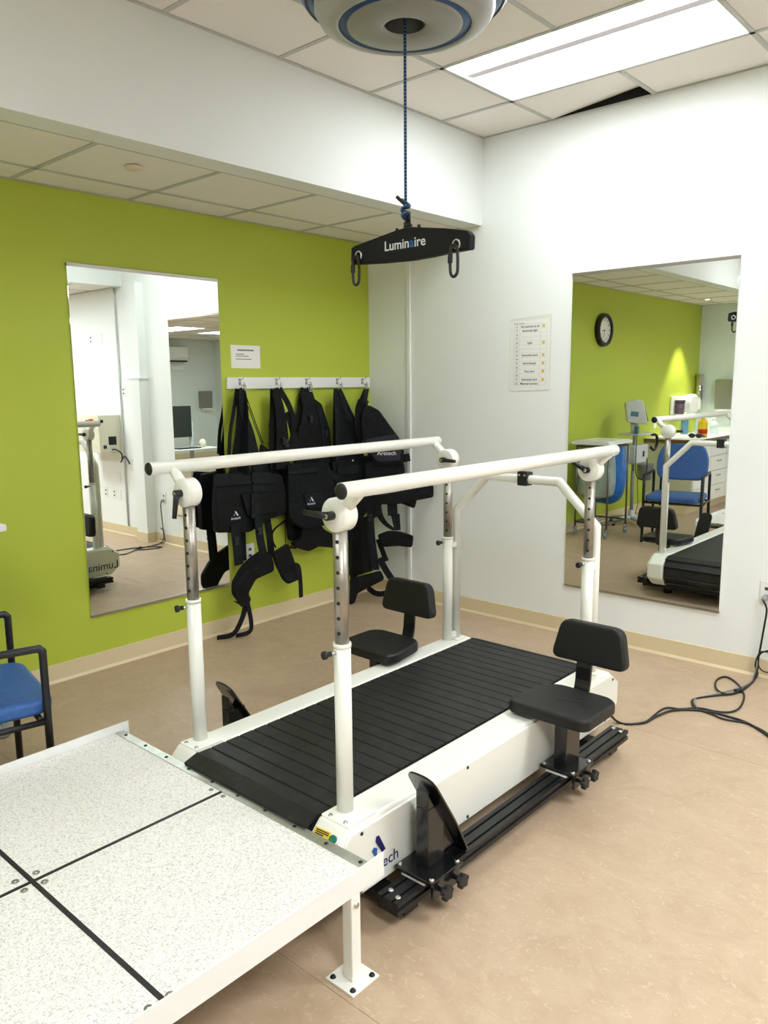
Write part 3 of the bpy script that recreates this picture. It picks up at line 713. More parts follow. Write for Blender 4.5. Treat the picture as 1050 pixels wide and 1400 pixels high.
ztop, rowh = 1.874, .02445
ya, yb, yc, yd = -1.222, -1.262, -1.406, -1.452
lines = MB()
for k in range(16):
    z = ztop+.008-k*rowh
    lines.box((-.0034, ya, z-.0005), (-.0038, yd, z+.0005))
for y in (ya, yb, yc, yd): lines.box((-.0034, y-.0005, ztop+.008), (-.0038, y+.0005, ztop+.008-15*rowh))
lines.build('table_rules', INKL, CH)
rows = {6: 'No exertion at all', 7: 'Extremely light', 10: 'Light', 13: 'Somewhat hard', 15: 'Hard (heavy)', 17: 'Very hard', 19: 'Extremely hard', 20: 'Maximal exertion'}
for k in range(15):
    z = ztop-(k+.5)*rowh
    text(str(k+6), .019, (-.0036, (ya+yb)/2, z+.002), (0, -1, 0), (0, 0, 1), INK, CH, 'lettering', ext=.0002, align='CENTER')
    if k+6 in rows: text(rows[k+6], .0175, (-.0036, (yb+yc)/2, z+.002), (0, -1, 0), (0, 0, 1), INK, CH, 'lettering', ext=.0002, align='CENTER', bold=.0003)
    if k+6 in (6, 10, 13, 15, 17, 19):
        MB().cyl((-.0034, (yc+yd)/2, z+.008), (-.0042, (yc+yd)/2, z+.008), .0095, 16).build('face_mark', mat('face_yellow', (222, 196, 60), .7), CH)
text('Rating of Exertion', .010, (-.0036, ya, ztop+.012), (0, -1, 0), (0, 0, 1), INK, CH, 'lettering', ext=.0002)

# ------------------------------------------------------------------ harnesses
def plane(a, b):
    a = V((a[0], a[1], 0)); b = V((b[0], b[1], 0)); t = (b-a).normalized(); n = V((t.y, -t.x, 0))
    if n.y > 0: n = -n
    return a, n
cropA = lambda x, y: (260+x/5.25, 500+y/5.25)
cropB = lambda x, y: (400+x/5.25, 500+y/5.25)
cropC = lambda x, y: (260+x/5.25, 660+y/5.25)
cropD = lambda x, y: (440+x/6.176, 640+y/6.176)
MPP = .0054   # metres per photo pixel at the green wall
class Harness:
    def __init__(s, label, hx, pl):
        s.t = thing('walking_harness', label, 'harness', (hx, -.05, 1.53), group='walking harnesses on the hook rack'); s.a, s.n = pl; s.hx = hx
        for dx in (-.010, .008):
            P = [V((hx+dx+.009*math.cos(a), -.06+.3*dx, 1.512+.024*math.sin(a))) for a in [2*math.pi*k/14 for k in range(14)]]
            MB().tube(P, .0028, 8, closed=True).build('clip', ZINC, s.t)
    def P(s, crop, pts, off=0.):
        out = []
        for q in pts:
            if len(q) == 3: out.append(V(q))
            else: out.append(at(*crop(*q), s.a+s.n*off, s.n))
        for p in out:
            p.x = min(p.x, -.02); p.y = min(p.y, -.012)
        return out
    def strap(s, crop, pts, w_px, off=0., mt=None, th=.006, name='strap'):
        sc = {id(cropD): 6.176}.get(id(crop), 5.25)
        if isinstance(w_px, (tuple, list)): wd = [x/sc*MPP for x in w_px]
        else: wd = w_px/sc*MPP
        return MB().ribbon(s.P(crop, pts, off), wd, th, s.n).build(name, mt or FAB2, s.t)
    def pad(s, crop, pts, off=0., th=.03, mt=None, name='pad', bevel=.009):
        P = s.P(crop, pts, off)
        # drop to 2-D for rounding
        u = V((-s.n.y, s.n.x, 0)); o = P[0]; q = [((p-o).dot(u), p.z) for p in P]; q = rpoly(q, .018, 3)
        R3 = [o+u*(a)+V((0, 0, b-o.z)) for a, b in q]
        return MB().prism(R3, s.n*th).build(name, mt or FAB, s.t, bevel=bevel, bseg=3)
    def buckle(s, crop, q, off=.02, wd=.035):
        p = s.P(crop, [q], off)[0]; u = V((-s.n.y, s.n.x, 0))
        mb = MB()
        for dz in (-.018, .012):
            mb.prism([p+u*(-wd/2)+V((0, 0, dz)), p+u*(wd/2)+V((0, 0, dz)), p+u*(wd/2)+V((0, 0, dz+.006+.012*(dz > 0))), p+u*(-wd/2)+V((0, 0, dz+.006+.012*(dz > 0)))], s.n*.008)
        mb = MB().prism([p+u*a_*wd/2+V((0, 0, b_)) for a_, b_ in ((-1, -.018), (1, -.018), (1, -.008), (.55, -.004), (.55, .008), (1, .012), (1, .028), (-1, .028), (-1, .012), (-.55, .008), (-.55, -.004), (-1, -.008))], s.n*.008)
        return mb.build('buckle', BLACKP, s.t, bevel=.001)
    def tagmark(s, crop, q, off, word):
        p = s.P(crop, [q], off)[0]; u = V((s.n.y, -s.n.x, 0)) * -1
        if u.dot(RT) < 0: u = -u
        f = lambda a, b: p+u*a+V((0, 0, b))
        MB().prism([f(-.004, .034), f(.006, .034), f(.024, .006), f(.012, .006)], s.n*.001).build('logo_mark', WHITEL, s.t)
        MB().prism([f(-.010, .018), f(-.003, .020), f(-.006, .006), f(-.014, .006)], s.n*.001).build('logo_mark', mat('logo_pale_blue', (120, 150, 200), .6), s.t)
        if word: text('Aretech', .022, f(-.034, -.016)+s.n*.0004, u, (0, 0, 1), WHITEL, s.t)
    def cord(s, crop, pts, r=.003, off=0., mt=None):
        return MB().tube(catmull(s.P(crop, pts, off), 5), r, 8).build('cord', mt or FAB, s.t)
w1 = plane((-2, -.06), (0, -.06)); 
# first harness, next to the mirror
h = Harness('black walking harness hanging beside the mirror, thigh cuff straps trailing to the floor', HKX[0], w1)
h.strap(cropA, [(335, 165), (312, 330), (288, 480), (280, 640)], 22, .0)
h.strap(cropA, [(345, 165), (352, 380), (332, 600), (300, 780)], (30, 52), .012, FAB)
h.strap(cropA, [(365, 165), (378, 330), (425, 480), (455, 620), (490, 790)], (40, 78), .02, FAB2, .012, 'shoulder_strap')
h.strap(cropA, [(350, 165), (395, 330), (385, 520), (370, 780)], 40, .004, FAB)
MB().ribbon([(-1.205, -.075, 1.50), (-1.215, -.09, 1.38), (-1.235, -.10, 1.2), (-1.255, -.10, 1.0)], (.02, .095), .012, (1, .25, 0)).build('back_strap', FAB3, h.t)
h.cord(cropA, [(385, 200), (450, 390), (515, 560)]); h.cord(cropA, [(395, 200), (462, 390), (525, 560)])
h.pad(cropA, [(500, 555), (600, 640), (620, 800), (470, 800)], .0, .012)
h.pad(cropA, [(165, 790), (300, 760), (480, 755), (630, 780), (660, 900), (665, 1010), (660, 1060), (545, 1095), (400, 1190), (160, 1195), (150, 1000)], .0, .045, FAB3, 'vest')
h.pad(cropA, [(165, 775), (430, 780), (435, 850), (160, 870)], .045, .012, FAB2, 'chest_belt')
h.pad(cropA, [(430, 765), (560, 770), (635, 830), (530, 850), (440, 845)], .05, .012, FAB2, 'chest_belt')
h.pad(cropA, [(440, 850), (535, 845), (530, 930), (445, 935)], .045, .008, FAB2, 'strap_end')
h.pad(cropA, [(175, 990), (330, 985), (395, 1160), (375, 1190), (180, 1190)], .045, .025, FAB, 'hip_pocket')
h.pad(cropA, [(355, 920), (620, 905), (665, 1010), (640, 1050), (400, 1080)], .045, .02, FAB, 'hip_belt')
h.strap(cropA, [(470, 920), (470, 1090)], 65, .075, FAB2)
h.tagmark(cropC, (325, 245), .0725, True)
h.strap(cropC, [(320, 300), (335, 430), (350, 590)], 62, .075); h.buckle(cropC, (330, 425), .082)
h.strap(cropC, [(375, 330), (385, 560)], 40, .01, FAB)
h.strap(cropC, [(485, 250), (500, 390), (525, 510)], 55, .075); h.buckle(cropC, (495, 350), .082)
h.strap(cropC, [(545, 220), (570, 380), (585, 540)], 50, .01, FAB)
h.pad(cropC, [(500, 480), (560, 500), (585, 570), (585, 632), (455, 690), (402, 790), (425, 838), (362, 895), (292, 795), (290, 715), (345, 615), (410, 545)], .09, .028, FAB, 'thigh_cuff')
h.strap(cropC, [(500, 600), (400, 650), (330, 740)], 26, .12, FAB2)
h.pad(cropC, [(580, 500), (690, 432), (735, 560), (772, 690), (690, 726), (655, 695), (600, 580)], .07, .026, FAB, 'thigh_cuff')
h.pad(cropC, [(672, 655), (730, 635), (755, 690), (690, 715)], .096, .006, FAB2, 'cuff_patch')
h.strap(cropC, [(735, 590), (775, 600), (790, 690), (796, 822)], 30, .08)
h.strap(cropC, [(400, 850), (378, 960), (310, 1085), (195, 1112)], (38, 26), .10)
h.strap(cropC, [(410, 855), (438, 1000), (425, 1070), (330, 1098)], (30, 24), .11)
h.cord(cropC, [(685, 270), (600, 340), (590, 410), (615, 465)], .006); h.cord(cropC, [(680, 270), (682, 350), (685, 440)], .002)
h.cord(cropC, [(690, 275), (745, 330), (770, 400), (710, 470), (690, 470)], .005)
for q in ((40, 330), (250, 330)): pass
h.pad(cropC, [(300, 845), (420, 865), (400, 885), (375, 890)], .118, .003, FAB, 'cuff_patch')
# second harness
h = Harness('black walking harness on the second hook from the mirror with small logo flap', HKX[1], plane((-2, -.085), (0, -.085)))
h.strap(cropA, [(590, 165), (592, 330), (590, 480), (600, 740)], (32, 60), .0, FAB)
h.strap(cropA, [(605, 165), (640, 330), (655, 500), (660, 740)], (50, 120), .015, FAB, .02, 'shoulder_strap')
h.strap(cropA, [(640, 165), (715, 300), (745, 440), (710, 640)], (36, 44), .02, FAB)
h.strap(cropA, [(700, 330), (740, 480), (760, 640)], 50, .008, FAB2)
h.cord(cropA, [(590, 365), (570, 400), (568, 450), (585, 500)], .003)
h.buckle(cropA, (690, 560), .035); h.buckle(cropA, (668, 545), .035, .02)
h.pad(cropC, [(668, -135), (960, -150), (1010, 40), (1000, 200), (940, 300), (800, 330), (715, 290), (675, 220), (672, 60)], .0, .05, FAB3, 'vest')
h.pad(cropC, [(545, -110), (720, -120), (720, 230), (660, 190), (560, 120)], -.06, .02, FAB, 'back_panel')
h.pad(cropA, [(700, 740), (920, 730), (925, 770), (700, 780)], .05, .01, FAB2, 'chest_belt')
h.pad(cropC, [(805, 85), (940, 62), (965, 165), (850, 198)], .05, .012, FAB2, 'logo_flap')
h.tagmark(cropC, (868, 140), .063, True)
h.pad(cropC, [(790, 280), (880, 262), (940, 330), (1015, 375), (1020, 465), (900, 452), (830, 488), (745, 462), (715, 430), (770, 400)], .0, .035, FAB, 'thigh_cuff')
h.cord(cropC, [(700, 480), (720, 465), (760, 470)], .006)
# third harness
h = Harness('black walking harness with square chest pocket on the middle hook', HKX[2], plane((-2, -.03), (0, -.03)))
h.strap(cropB, [(80, 160), (60, 250), (45, 380), (20, 560)], (40, 50), .0, FAB)
h.strap(cropB, [(105, 160), (130, 240), (150, 340)], (50, 62), .012, FAB2, .014, 'shoulder_strap')
h.strap(cropB, [(70, 170), (110, 300), (130, 400)], 30, .02, FAB2)
h.pad(cropB, [(35, 200), (75, 190), (190, 272), (250, 460), (262, 600), (280, 760), (0, 780), (5, 600), (45, 400), (60, 300)], .0, .03, FAB3, 'vest')
h.pad(cropB, [(35, 430), (165, 418), (195, 500), (200, 600), (20, 605)], .03, .016, FAB, 'chest_pocket')
h.strap(cropB, [(180, 270), (210, 420), (230, 590)], 34, .032)
h.buckle(cropB, (130, 390), .035, .03); h.buckle(cropB, (240, 495), .035, .025)
h.pad(cropB, [(-100, 740), (190, 730), (185, 1000), (160, 1300), (-40, 1250)], .0, .03, FAB, 'hip_belt')
# fourth harness
h = Harness('black walking harness with grey webbing strap on the fourth hook', HKX[3], plane((-2, -.07), (0, -.09)))
h.pad(cropB, [(288, 178), (335, 165), (430, 370), (490, 560), (500, 700), (290, 700), (285, 400)], .0, .028, FAB3, 'vest')
h.strap(cropB, [(310, 165), (318, 330), (325, 480), (330, 640)], (34, 48), .03, FAB2)
h.strap(cropB, [(335, 170), (385, 330), (440, 430), (490, 560)], (34, 44), .03, FAB2)
h.pad(cropB, [(260, 690), (545, 640), (575, 780), (560, 980), (470, 1100), (440, 1250), (350, 1250), (290, 1000)], .0, .04, FAB3, 'hip_belt')
h.pad(cropB, [(265, 740), (330, 800), (300, 820), (260, 800)], .04, .01, FAB2, 'strap_end')
h.pad(cropB, [(310, 725), (540, 705), (545, 765), (320, 780)], .04, .012, FAB2, 'chest_belt')
p = h.P(cropB, [(432, 680)], .05)[0]; MB().ball(p, .006).build('snap_stud', WHITEL, h.t)
h.strap(cropD, [(260, 420), (250, 600), (255, 900)], (50, 60), .02, FAB2)
h.pad(cropD, [(235, 540), (330, 440), (405, 560), (415, 860), (270, 905), (240, 960)], .0, .03, FAB, 'back_panel')
# fifth: rucksack and harness in the corner
pq = plane((-.36, -.06), (-.03, -.43))
h = Harness('black drawstring rucksack with white lettering and harness belts in the wall corner', HKX[4], pq)
h.strap(cropB, [(-.1, -.06, 1.50), (480, 300), (465, 420)], (34, 40), .0, FAB)
h.strap(cropB, [(-.09, -.06, 1.50), (520, 260), (530, 300)], (26, 30), .01, FAB2)
h.pad(cropB, [(450, 300), (475, 230), (520, 270), (540, 500), (480, 560), (445, 420)], -.01, .03, FAB, 'side_panel')
h.pad(cropB, [(500, 310), (545, 280), (620, 318), (700, 430), (762, 512), (800, 612), (792, 690), (700, 712), (600, 705), (515, 600), (490, 420)], .0, .06, FAB3, 'rucksack')
h.pad(cropB, [(515, 530), (745, 488), (785, 590), (770, 680), (610, 690), (530, 600)], .06, .014, mat('rucksack_pocket', (32, 34, 48), .8, bump=.5, bscale=600), 'front_pocket')
p = h.P(cropB, [(607, 642)], .0755)[0]; u = V((-h.n.y, h.n.x, 0)); u = u if u.dot(RT) > 0 else -u
text('Aretech', .040, p, u, (0, 0, 1), WHITEL, h.t)
h.buckle(cropB, (536, 280), .02, .02)
h.strap(cropB, [(600, 730), (700, 690), (842, 655)], 52, .0, FAB, .02, 'belt_end')
h.pad(cropB, [(520, 690), (800, 690), (808, 770), (620, 800), (520, 820)], .0, .03, FAB3, 'hip_belt')
pq2 = plane((-.42, -.10), (-.03, -.64)); h.a, h.n = pq2
h.pad(cropD, [(300, 250), (600, 205), (945, 140), (945, 240), (800, 268), (640, 300), (470, 302), (300, 345)], .0, .035, FAB3, 'wide_belt')
h.pad(cropD, [(640, 290), (805, 262), (783, 342), (710, 312)], .0, .008, FAB)
h.strap(cropD, [(590, 270), (600, 400)], 78, .01, FAB2); h.strap(cropD, [(620, 390), (640, 525)], (70, 50), .01)
h.strap(cropD, [(410, 240), (410, 430), (425, 640), (455, 860)], (55, 62), .03); h.buckle(cropD, (410, 425), .04)
h.strap(cropD, [(470, 310), (490, 400), (540, 470), (610, 520)], (60, 22), .02, FAB)
h.pad(cropD, [(470, 560), (560, 525), (660, 530), (777, 568), (765, 665), (640, 652), (515, 662)], .0, .03, FAB, 'thigh_cuff')
h.strap(cropD, [(475, 600), (520, 720), (545, 785)], 40, .0, FAB)
h.strap(cropD, [(485, 760), (540, 860), (600, 950)], 52, .025)
h.pad(cropD, [(440, 300), (500, 320), (510, 390), (440, 420)], .02, .03, FAB, 'strap_bundle')
h.pad(cropD, [(330, 420), (400, 400), (450, 620), (420, 860), (350, 880)], .0, .02, FAB, 'back_panel')
h.pad(cropD, [(240, 930), (500, 862), (530, 935), (430, 985), (305, 1050), (283, 1130), (236, 1146), (240, 1030)], .0, .03, FAB3, 'thigh_cuff')
h.pad(cropD, [(305, 935), (480, 880), (500, 920), (320, 985)], .03, .006, FAB2, 'cuff_patch')
h.strap(cropD, [(390, 1010), (440, 1050), (490, 1062), (560, 1055)], 44, .0, FAB)

# ------------------------------------------------------------------ outlets and cables on the white wall
def outlet(name, c, axis, label, w_=.07, h_=.115, sockets=True):
    x, y, z = c; t = thing(name, label, 'wall plate', c)
    if axis == 'x':
        MB().box((-.006, y-w_/2, z-h_/2), (0, y+w_/2, z+h_/2)).build('plate', WHITEPL, t, bevel=.002)
        if sockets:
            for dz in (-.02, .02): MB().box((-.0065, y-.012, z+dz-.008), (-.0072, y+.012, z+dz+.008)).build('socket', mat('socket_grey', (70, 70, 70), .5), t)
    else:
        MB().box((x-w_/2, -.006, z-h_/2), (x+w_/2, 0, z+h_/2)).build('plate', WHITEPL, t, bevel=.002)
        if sockets:
            for dz in (-.02, .02): MB().box((x-.012, -.0065, z+dz-.008), (x+.012, -.0072, z+dz+.008)).build('socket', MATS['socket_grey'], t)
    return t
outlet('wall_outlet', (0, -2.772, .455), 'x', 'white wall outlet with a plugged cable beside the white wall mirror')
outlet('wall_outlet', (-1.15, 0, .48), 'y', 'white wall outlet low on the green wall behind the harness')
outlet('wall_outlet', (0, -2.83, .12), 'x', 'low white data plate at the baseboard right of the mirror', .07, .07, False)
cropE = lambda x, y: (820+x/4.565, 760+y/4.565)
def cable_pts(pts, r):
    out = []
    for k, q in enumerate(pts):
        if len(q) == 3: out.append(V(q)); continue
        p = atz(*cropE(*q), r+.001)
        if p.x > -.035: 
            p = atx(*cropE(*q), -.035); p.z = max(p.z, r+.001)
        out.append(p)
    return catmull(out, 5)
CB = thing('cable_bundle', 'tangled black power cables looping on the floor from the wall outlet', 'cable', (-.5, -2.7, 0))
pl_ = MB().tube([(-.007, -2.770, .428), (-.03, -2.768, .428), (-.04, -2.766, .418)], [.014, .014, .008], 12).build('plug', mat('grey_plug', (150, 146, 150), .5), CB)
k1 = [(-.04, -2.766, .418), (1042, 330), (1030, 420), (1005, 560), (990, 640), (985, 705), (960, 780), (910, 820), (860, 850), (790, 862), (735, 838), (720, 800), (738, 768), (790, 755), (850, 790), (890, 840), (900, 890), (870, 950), (810, 975), (720, 970), (620, 950), (500, 955), (420, 948), (370, 970), (310, 1020), (270, 1040), (180, 1050), (110, 1035), (-1.128, -2.42, .12)]
MB().tube(cable_pts(k1, .005), .005, 8).build('power_cable', BLACKP, CB)
k2 = [(1050, 600), (1000, 605), (970, 680), (985, 740), (930, 810), (850, 858), (720, 872), (600, 890), (575, 912), (600, 952), (690, 985), (780, 1020), (900, 1040), (980, 1070), (1050, 1112), (1130, 1190)]
MB().tube(cable_pts(k2, .0045), .0045, 8).build('data_cable', BLACKP, CB)
k3 = [(-1.128, -2.42, .12), (120, 1040), (270, 1043), (360, 998), (450, 966), (560, 960), (680, 972), (800, 1002), (920, 1042), (1050, 1122), (1130, 1205)]
MB().tube(cable_pts(k3, .0055), .0055, 8).build('mains_cable', BLACKP, CB)
k4 = [(985, 650), (960, 760), (890, 815), (700, 866), (610, 886), (588, 912), (610, 950)]
MB().tube(cable_pts(k4, .004), .004, 8).build('grey_cable', mat('grey_cable', (150, 150, 148), .5), CB)
k5 = [(1050, 590), (1000, 615), (990, 680), (1020, 720), (1080, 730)]
MB().tube(cable_pts(k5, .0035), .0035, 8).build('data_cable', BLACKP, CB)
p = atz(*cropE(862, 845), .008); MB().tube([p+V((-.012, .008, 0)), p+V((.012, -.008, .002))], .013, 10).build('cable_tie', BLACKP, CB)

# things on the white wall past the column, seen in the green wall mirror
for c, lb, sk in (((0, -3.979, 2.02), 'white wall outlet high on the white wall, left of its blank plate', True), ((0, -3.782, 2.02), 'blank white plate high on the white wall', False), ((0, -3.393, 1.484), 'white switch plate on the conduit beside the column', True), ((0, -3.876, .42), 'white wall outlet below the control cabinet', True), ((0, -3.701, .42), 'white data outlet below the control cabinet', True), ((0, -3.599, .42), 'blank lower plate, left one below the control cabinet', False), ((0, -3.471, .42), 'blank lower plate next to the conduit', False), ((0, -3.592, .603), 'blank upper plate, left one below the control cabinet', False), ((0, -3.466, .603), 'blank upper plate next to the conduit', False), ((0, -3.341, .744), 'white outlet with the curled black cable', False)):
    outlet('wall_plate', c, 'x', lb, .07, .115, sk)
tag(MB().tube([(-.012, -3.445, .1), (-.012, -3.445, 2.5)], .009, 10).build('conduit', mat('conduit_grey', (200, 202, 200), .4)), 'thin grey vertical conduit on the white wall beside the column', 'conduit')
EB = thing('control_cabinet', 'cream wall control cabinet with black sockets and red yellow switch', 'control cabinet', (-.12, -3.72, .87))
MB().box((-.24, -4.0, .87), (0, -3.503, 1.25)).build('housing', mat('cream_cabinet', (226, 222, 200), .45), EB, bevel=.004)
for x, z, s_ in ((-.205, 1.19, .03), (-.10, .99, .085), (-.185, .93, .034)):
    MB().box((x-s_/2, -3.503, z-s_/2), (x+s_/2, -3.496, z+s_/2)).build('socket', BLACKP, EB, bevel=.002)
MB().cyl((-.24, -3.62, 1.19), (-.275, -3.62, 1.19), .022).build('emergency_switch', mat('switch_red', (190, 50, 24), .4), EB)
MB().cyl((-.24, -3.62, 1.19), (-.244, -3.62, 1.19), .032).build('switch_bezel', YEL, EB)
MB().box((-.24, -3.72, 1.17), (-.265, -3.69, 1.20)).build('rotary_knob', BLACKP, EB)
MB().tube(catmull([(-.11, -3.497, .90), (-.09, -3.47, .90), (-.05, -3.43, .86), (-.05, -3.43, .79), (-.06, -3.44, .77)], 5), .007, 8).tube(catmull([(-.05, -3.43, .79), (-.04, -3.40, .83), (-.03, -3.37, .81), (-.012, -3.345, .75)], 5), .007, 8).build('power_cord', BLACKP, EB)

# ------------------------------------------------------------------ blue chair by the green wall
CHR = thing('blue_chair', 'blue vinyl armchair with black tubular frame beside the access platform', 'chair', (-3.045, -1.06, 0), math.radians(-11), local=True)
# local: front at x=0 facing +x, width along y
MB().prism([(x, y, .405) for x, y in rrect(-.46, -.25, .035, .25, .07)], (0, 0, .055)).build('seat', BLUEV, CHR, bevel=.02, bseg=4)
bkp = rpoly([(-.235, .57), (-.245, .78), (-.19, .915), (.19, .915), (.245, .78), (.235, .57)], .10)
MB().prism([(-.44-(z-.57)*.22, y, z) for y, z in bkp], (.045, 0, .008)).build('backrest', BLUEV, CHR, bevel=.016, bseg=4)
for s_ in (-1, 1):
    y = s_*.262
    MB().tube([(0, y, 0), (0, y, .637), (-.012, y, .650), (-.40, y, .660), (-.425, y, .64), (-.43, y, .35), (-.48, y, 0)], .0135, 12).build('arm_frame', BLACKP, CHR)
    MB().tube([(-.46, s_*.20, .30), (-.47, s_*.20, .60), (-.50, s_*.20, .86)], .011, 10).build('back_upright', BLACKP, CHR)
    MB().tube([(0, y, .385), (-.43, y, .385)], .011, 10).build('seat_rail', BLACKP, CHR)
for x in (-.02, -.42): MB().tube([(x, -.26, .388), (x, .26, .388)], .011, 10).build('cross_rail', BLACKP, CHR)

# ------------------------------------------------------------------ linen hamper
HM = thing('linen_hamper', 'wheeled linen hamper with white lid and blue plastic bag', 'hamper', (-3.12, -.35, 0))
hx0, hx1, hy0, hy1 = -3.38, -2.845, -.50, -.10
MB().box((hx0, hy0, .925), (hx1, hy1, .955)).box((hx0+.02, hy0+.02, .955), (hx1-.02, hy1-.02, .963)).build('lid', WHITEPL, HM, bevel=.008)
fr = MB()
for z in (.14, .905):
    fr.tube([(hx0+.03, hy0+.03, z), (hx1-.075, hy0+.03, z), (hx1-.075, hy1-.03, z), (hx0+.03, hy1-.03, z)], .010, 8, closed=True)
for x in (hx0+.03, hx1-.075):
    for y in (hy0+.03, hy1-.03): fr.tube([(x, y, .09), (x, y, .91)], .010, 8)
for k in range(5):
    y = hy0+.07+k*.065; fr.tube([(hx0+.03, y, .14), (hx1-.075, y, .14)], .004, 6)
fr.build('frame', mat('hamper_chrome', (120, 120, 116), .3, .8), HM)
def bag(x0, x1, mt, zb):
    mb = MB(); n = 20; rows_ = [(.90, .90), (.75, 1.0), (.55, 1.04), (.40, .98), (zb+.03, .72), (zb, .35)]; vs = []; fs = []
    cx_, cy_ = (x0+x1)/2, (hy0+hy1)/2
    for z, s_ in rows_:
        for j in range(n):
            a = 2*math.pi*j/n; ca, sa = math.cos(a), math.sin(a); k = (abs(ca)**4+abs(sa)**4)**-.25
            wob = 1+.05*math.sin(5*a+z*9)
            vs.append((cx_+ca*k*(x1-x0)/2*s_*wob, cy_+sa*k*(hy1-hy0-.03)/2*s_*wob, z+.012*math.sin(3*a)))
    for i in range(len(rows_)-1):
        for j in range(n): fs.append((i*n+j, i*n+(j+1) % n, (i+1)*n+(j+1) % n, (i+1)*n+j))
    fs.append([(len(rows_)-1)*n+j for j in range(n)])
    mb.add(vs, fs, True); return mb.build('bag', mt, HM, sub=1)
bag(-3.35, -3.12, BAGB, .30); bag(-3.10, -2.93, BAGG, .38)
for x in (hx0+.03, hx1-.075):
    for y in (hy0+.03, hy1-.03):
        MB().lathe([(0, -.012), (.028, -.012), (.034, -.006), (.034, .006), (.028, .012), (0, .012)], (x, y, .034), 'y', 20).build('caster_wheel', GREYPL2, HM)
        MB().box((x-.012, y-.016, .03), (x+.012, y-.012, .09)).box((x-.012, y+.012, .03), (x+.012, y+.016, .09)).box((x-.012, y-.016, .084), (x+.012, y+.016, .094)).build('caster_fork', GREYPL2, HM)

# ------------------------------------------------------------------ vital signs cart
VX, VY = -3.86, -.30
VC = thing('vitals_monitor_cart', 'grey vital signs monitor on a wheeled pole stand', 'monitor stand', (VX, VY, 0))
MB().lathe([(0, .10), (.03, .16), (.035, .10), (.06, .055), (.07, .05)], (VX, VY, 0), seg=24).build('base_cone', GREYPL, VC)
for k in range(5):
    a = 2*math.pi*k/5+.4; d_ = V((math.cos(a), math.sin(a), 0)); c = V((VX, VY, 0))
    e_ = c+d_*.24; 
    if e_.y > -.05: e_.y = -.05
    MB().tube([c+V((0, 0, .07)), c.lerp(e_, .5)+V((0, 0, .072)), e_+V((0, 0, .06))], [.028, .022, .014], 8).build('base_spoke', GREYPL, VC)
    MB().lathe([(0, -.01), (.022, -.01), (.025, 0), (.022, .01), (0, .01)], e_+V((0, 0, .025)), 'y', 14).cyl(e_+V((0, 0, .025)), e_+V((0, 0, .062)), .006, 8).build('caster', BLACKP, VC)
MB().cyl((VX, VY, .1), (VX, VY, .58), .020, 16).cyl((VX, VY, .5), (VX, VY, 1.0), .016, 16).build('pole', GREYPL2, VC)
MB().prism([(x, y, .975) for x, y in rrect(VX-.20, VY-.13, VX+.17, VY+.12, .04)], (0, 0, .012)).build('tray', GREYPL, VC, bevel=.003)
Rm = Matrix.Translation((VX+.01, VY, 1.10))@Matrix.Rotation(math.radians(62), 4, 'Z')@Matrix.Rotation(math.radians(-6), 4, 'Y')
mb = MB(); mb.prism([Rm@V(p) for p in ((-.13, -.11, 0), (.08, -.11, 0), (.13, -.11, .20), (.02, -.11, .245), (-.05, -.11, .235))], Rm.to_3x3()@V((0, .22, 0)))
mb.build('monitor_housing', GREYPL, VC, bevel=.012, bseg=3)
scr = MB().prism([Rm@V(p) for p in ((-.126, -.085, .03), (-.126, .085, .03), (-.062, .085, .19), (-.062, -.085, .19))], Rm.to_3x3()@V((-.006, 0, .002))).build('screen', mat('monitor_screen', (96, 104, 104), .2), VC)
MB().box((-.02, -.114, .07), (.06, -.110, .12), Rm).build('side_panel', mat('teal_panel', (70, 130, 140), .4), VC, bevel=.004)
MB().cyl((VX, VY, .985), (VX+.01, VY, 1.10), .04, 16).build('neck', GREYPL, VC)
MB().box((VX-.17, VY-.09, .67), (VX+.16, VY+.08, .865)).build('cuff_box', GREYPL, VC, bevel=.015)
MB().box((VX-.05, VY-.10, .74), (VX-.025, VY-.088, .80)).build('cuff_slot', BLACKP, VC)
MB().tube(catmull([(VX-.17, VY-.12, .97), (VX-.27, VY-.13, .95), (VX-.29, VY-.13, .86), (VX-.24, VY-.12, .80), (VX-.18, VY-.11, .83)], 5), .016, 10).build('handle', BLACKP, VC)
MB().lathe([(.0, .0), (.065, 0), (.09, .17), (.095, .175), (.085, .17), (.06, .01)], (VX-.20, VY-.05, .47), 'z', 20).build('basket', GREYPL2, VC)
MB().box((VX+.13, VY-.11, .99), (VX+.17, VY-.07, 1.07)).build('probe_holder', mat('teal_panel2', (78, 116, 120), .4), VC)
MB().tube(catmull([(VX+.16, VY-.10, .98), (VX+.19, VY-.11, .70), (VX+.15, VY-.11, .55), (VX, VY-.12, .50), (VX-.10, VY-.11, .58), (VX-.12, VY-.10, .72)], 6), .005, 8).tube(catmull([(VX+.12, VY-.1, .66), (VX+.10, VY-.1, .45), (VX+.05, VY-.09, .25), (VX+.03, VY-.06, .12)], 6), .003, 6).build('coiled_cable', BLACKP, VC)

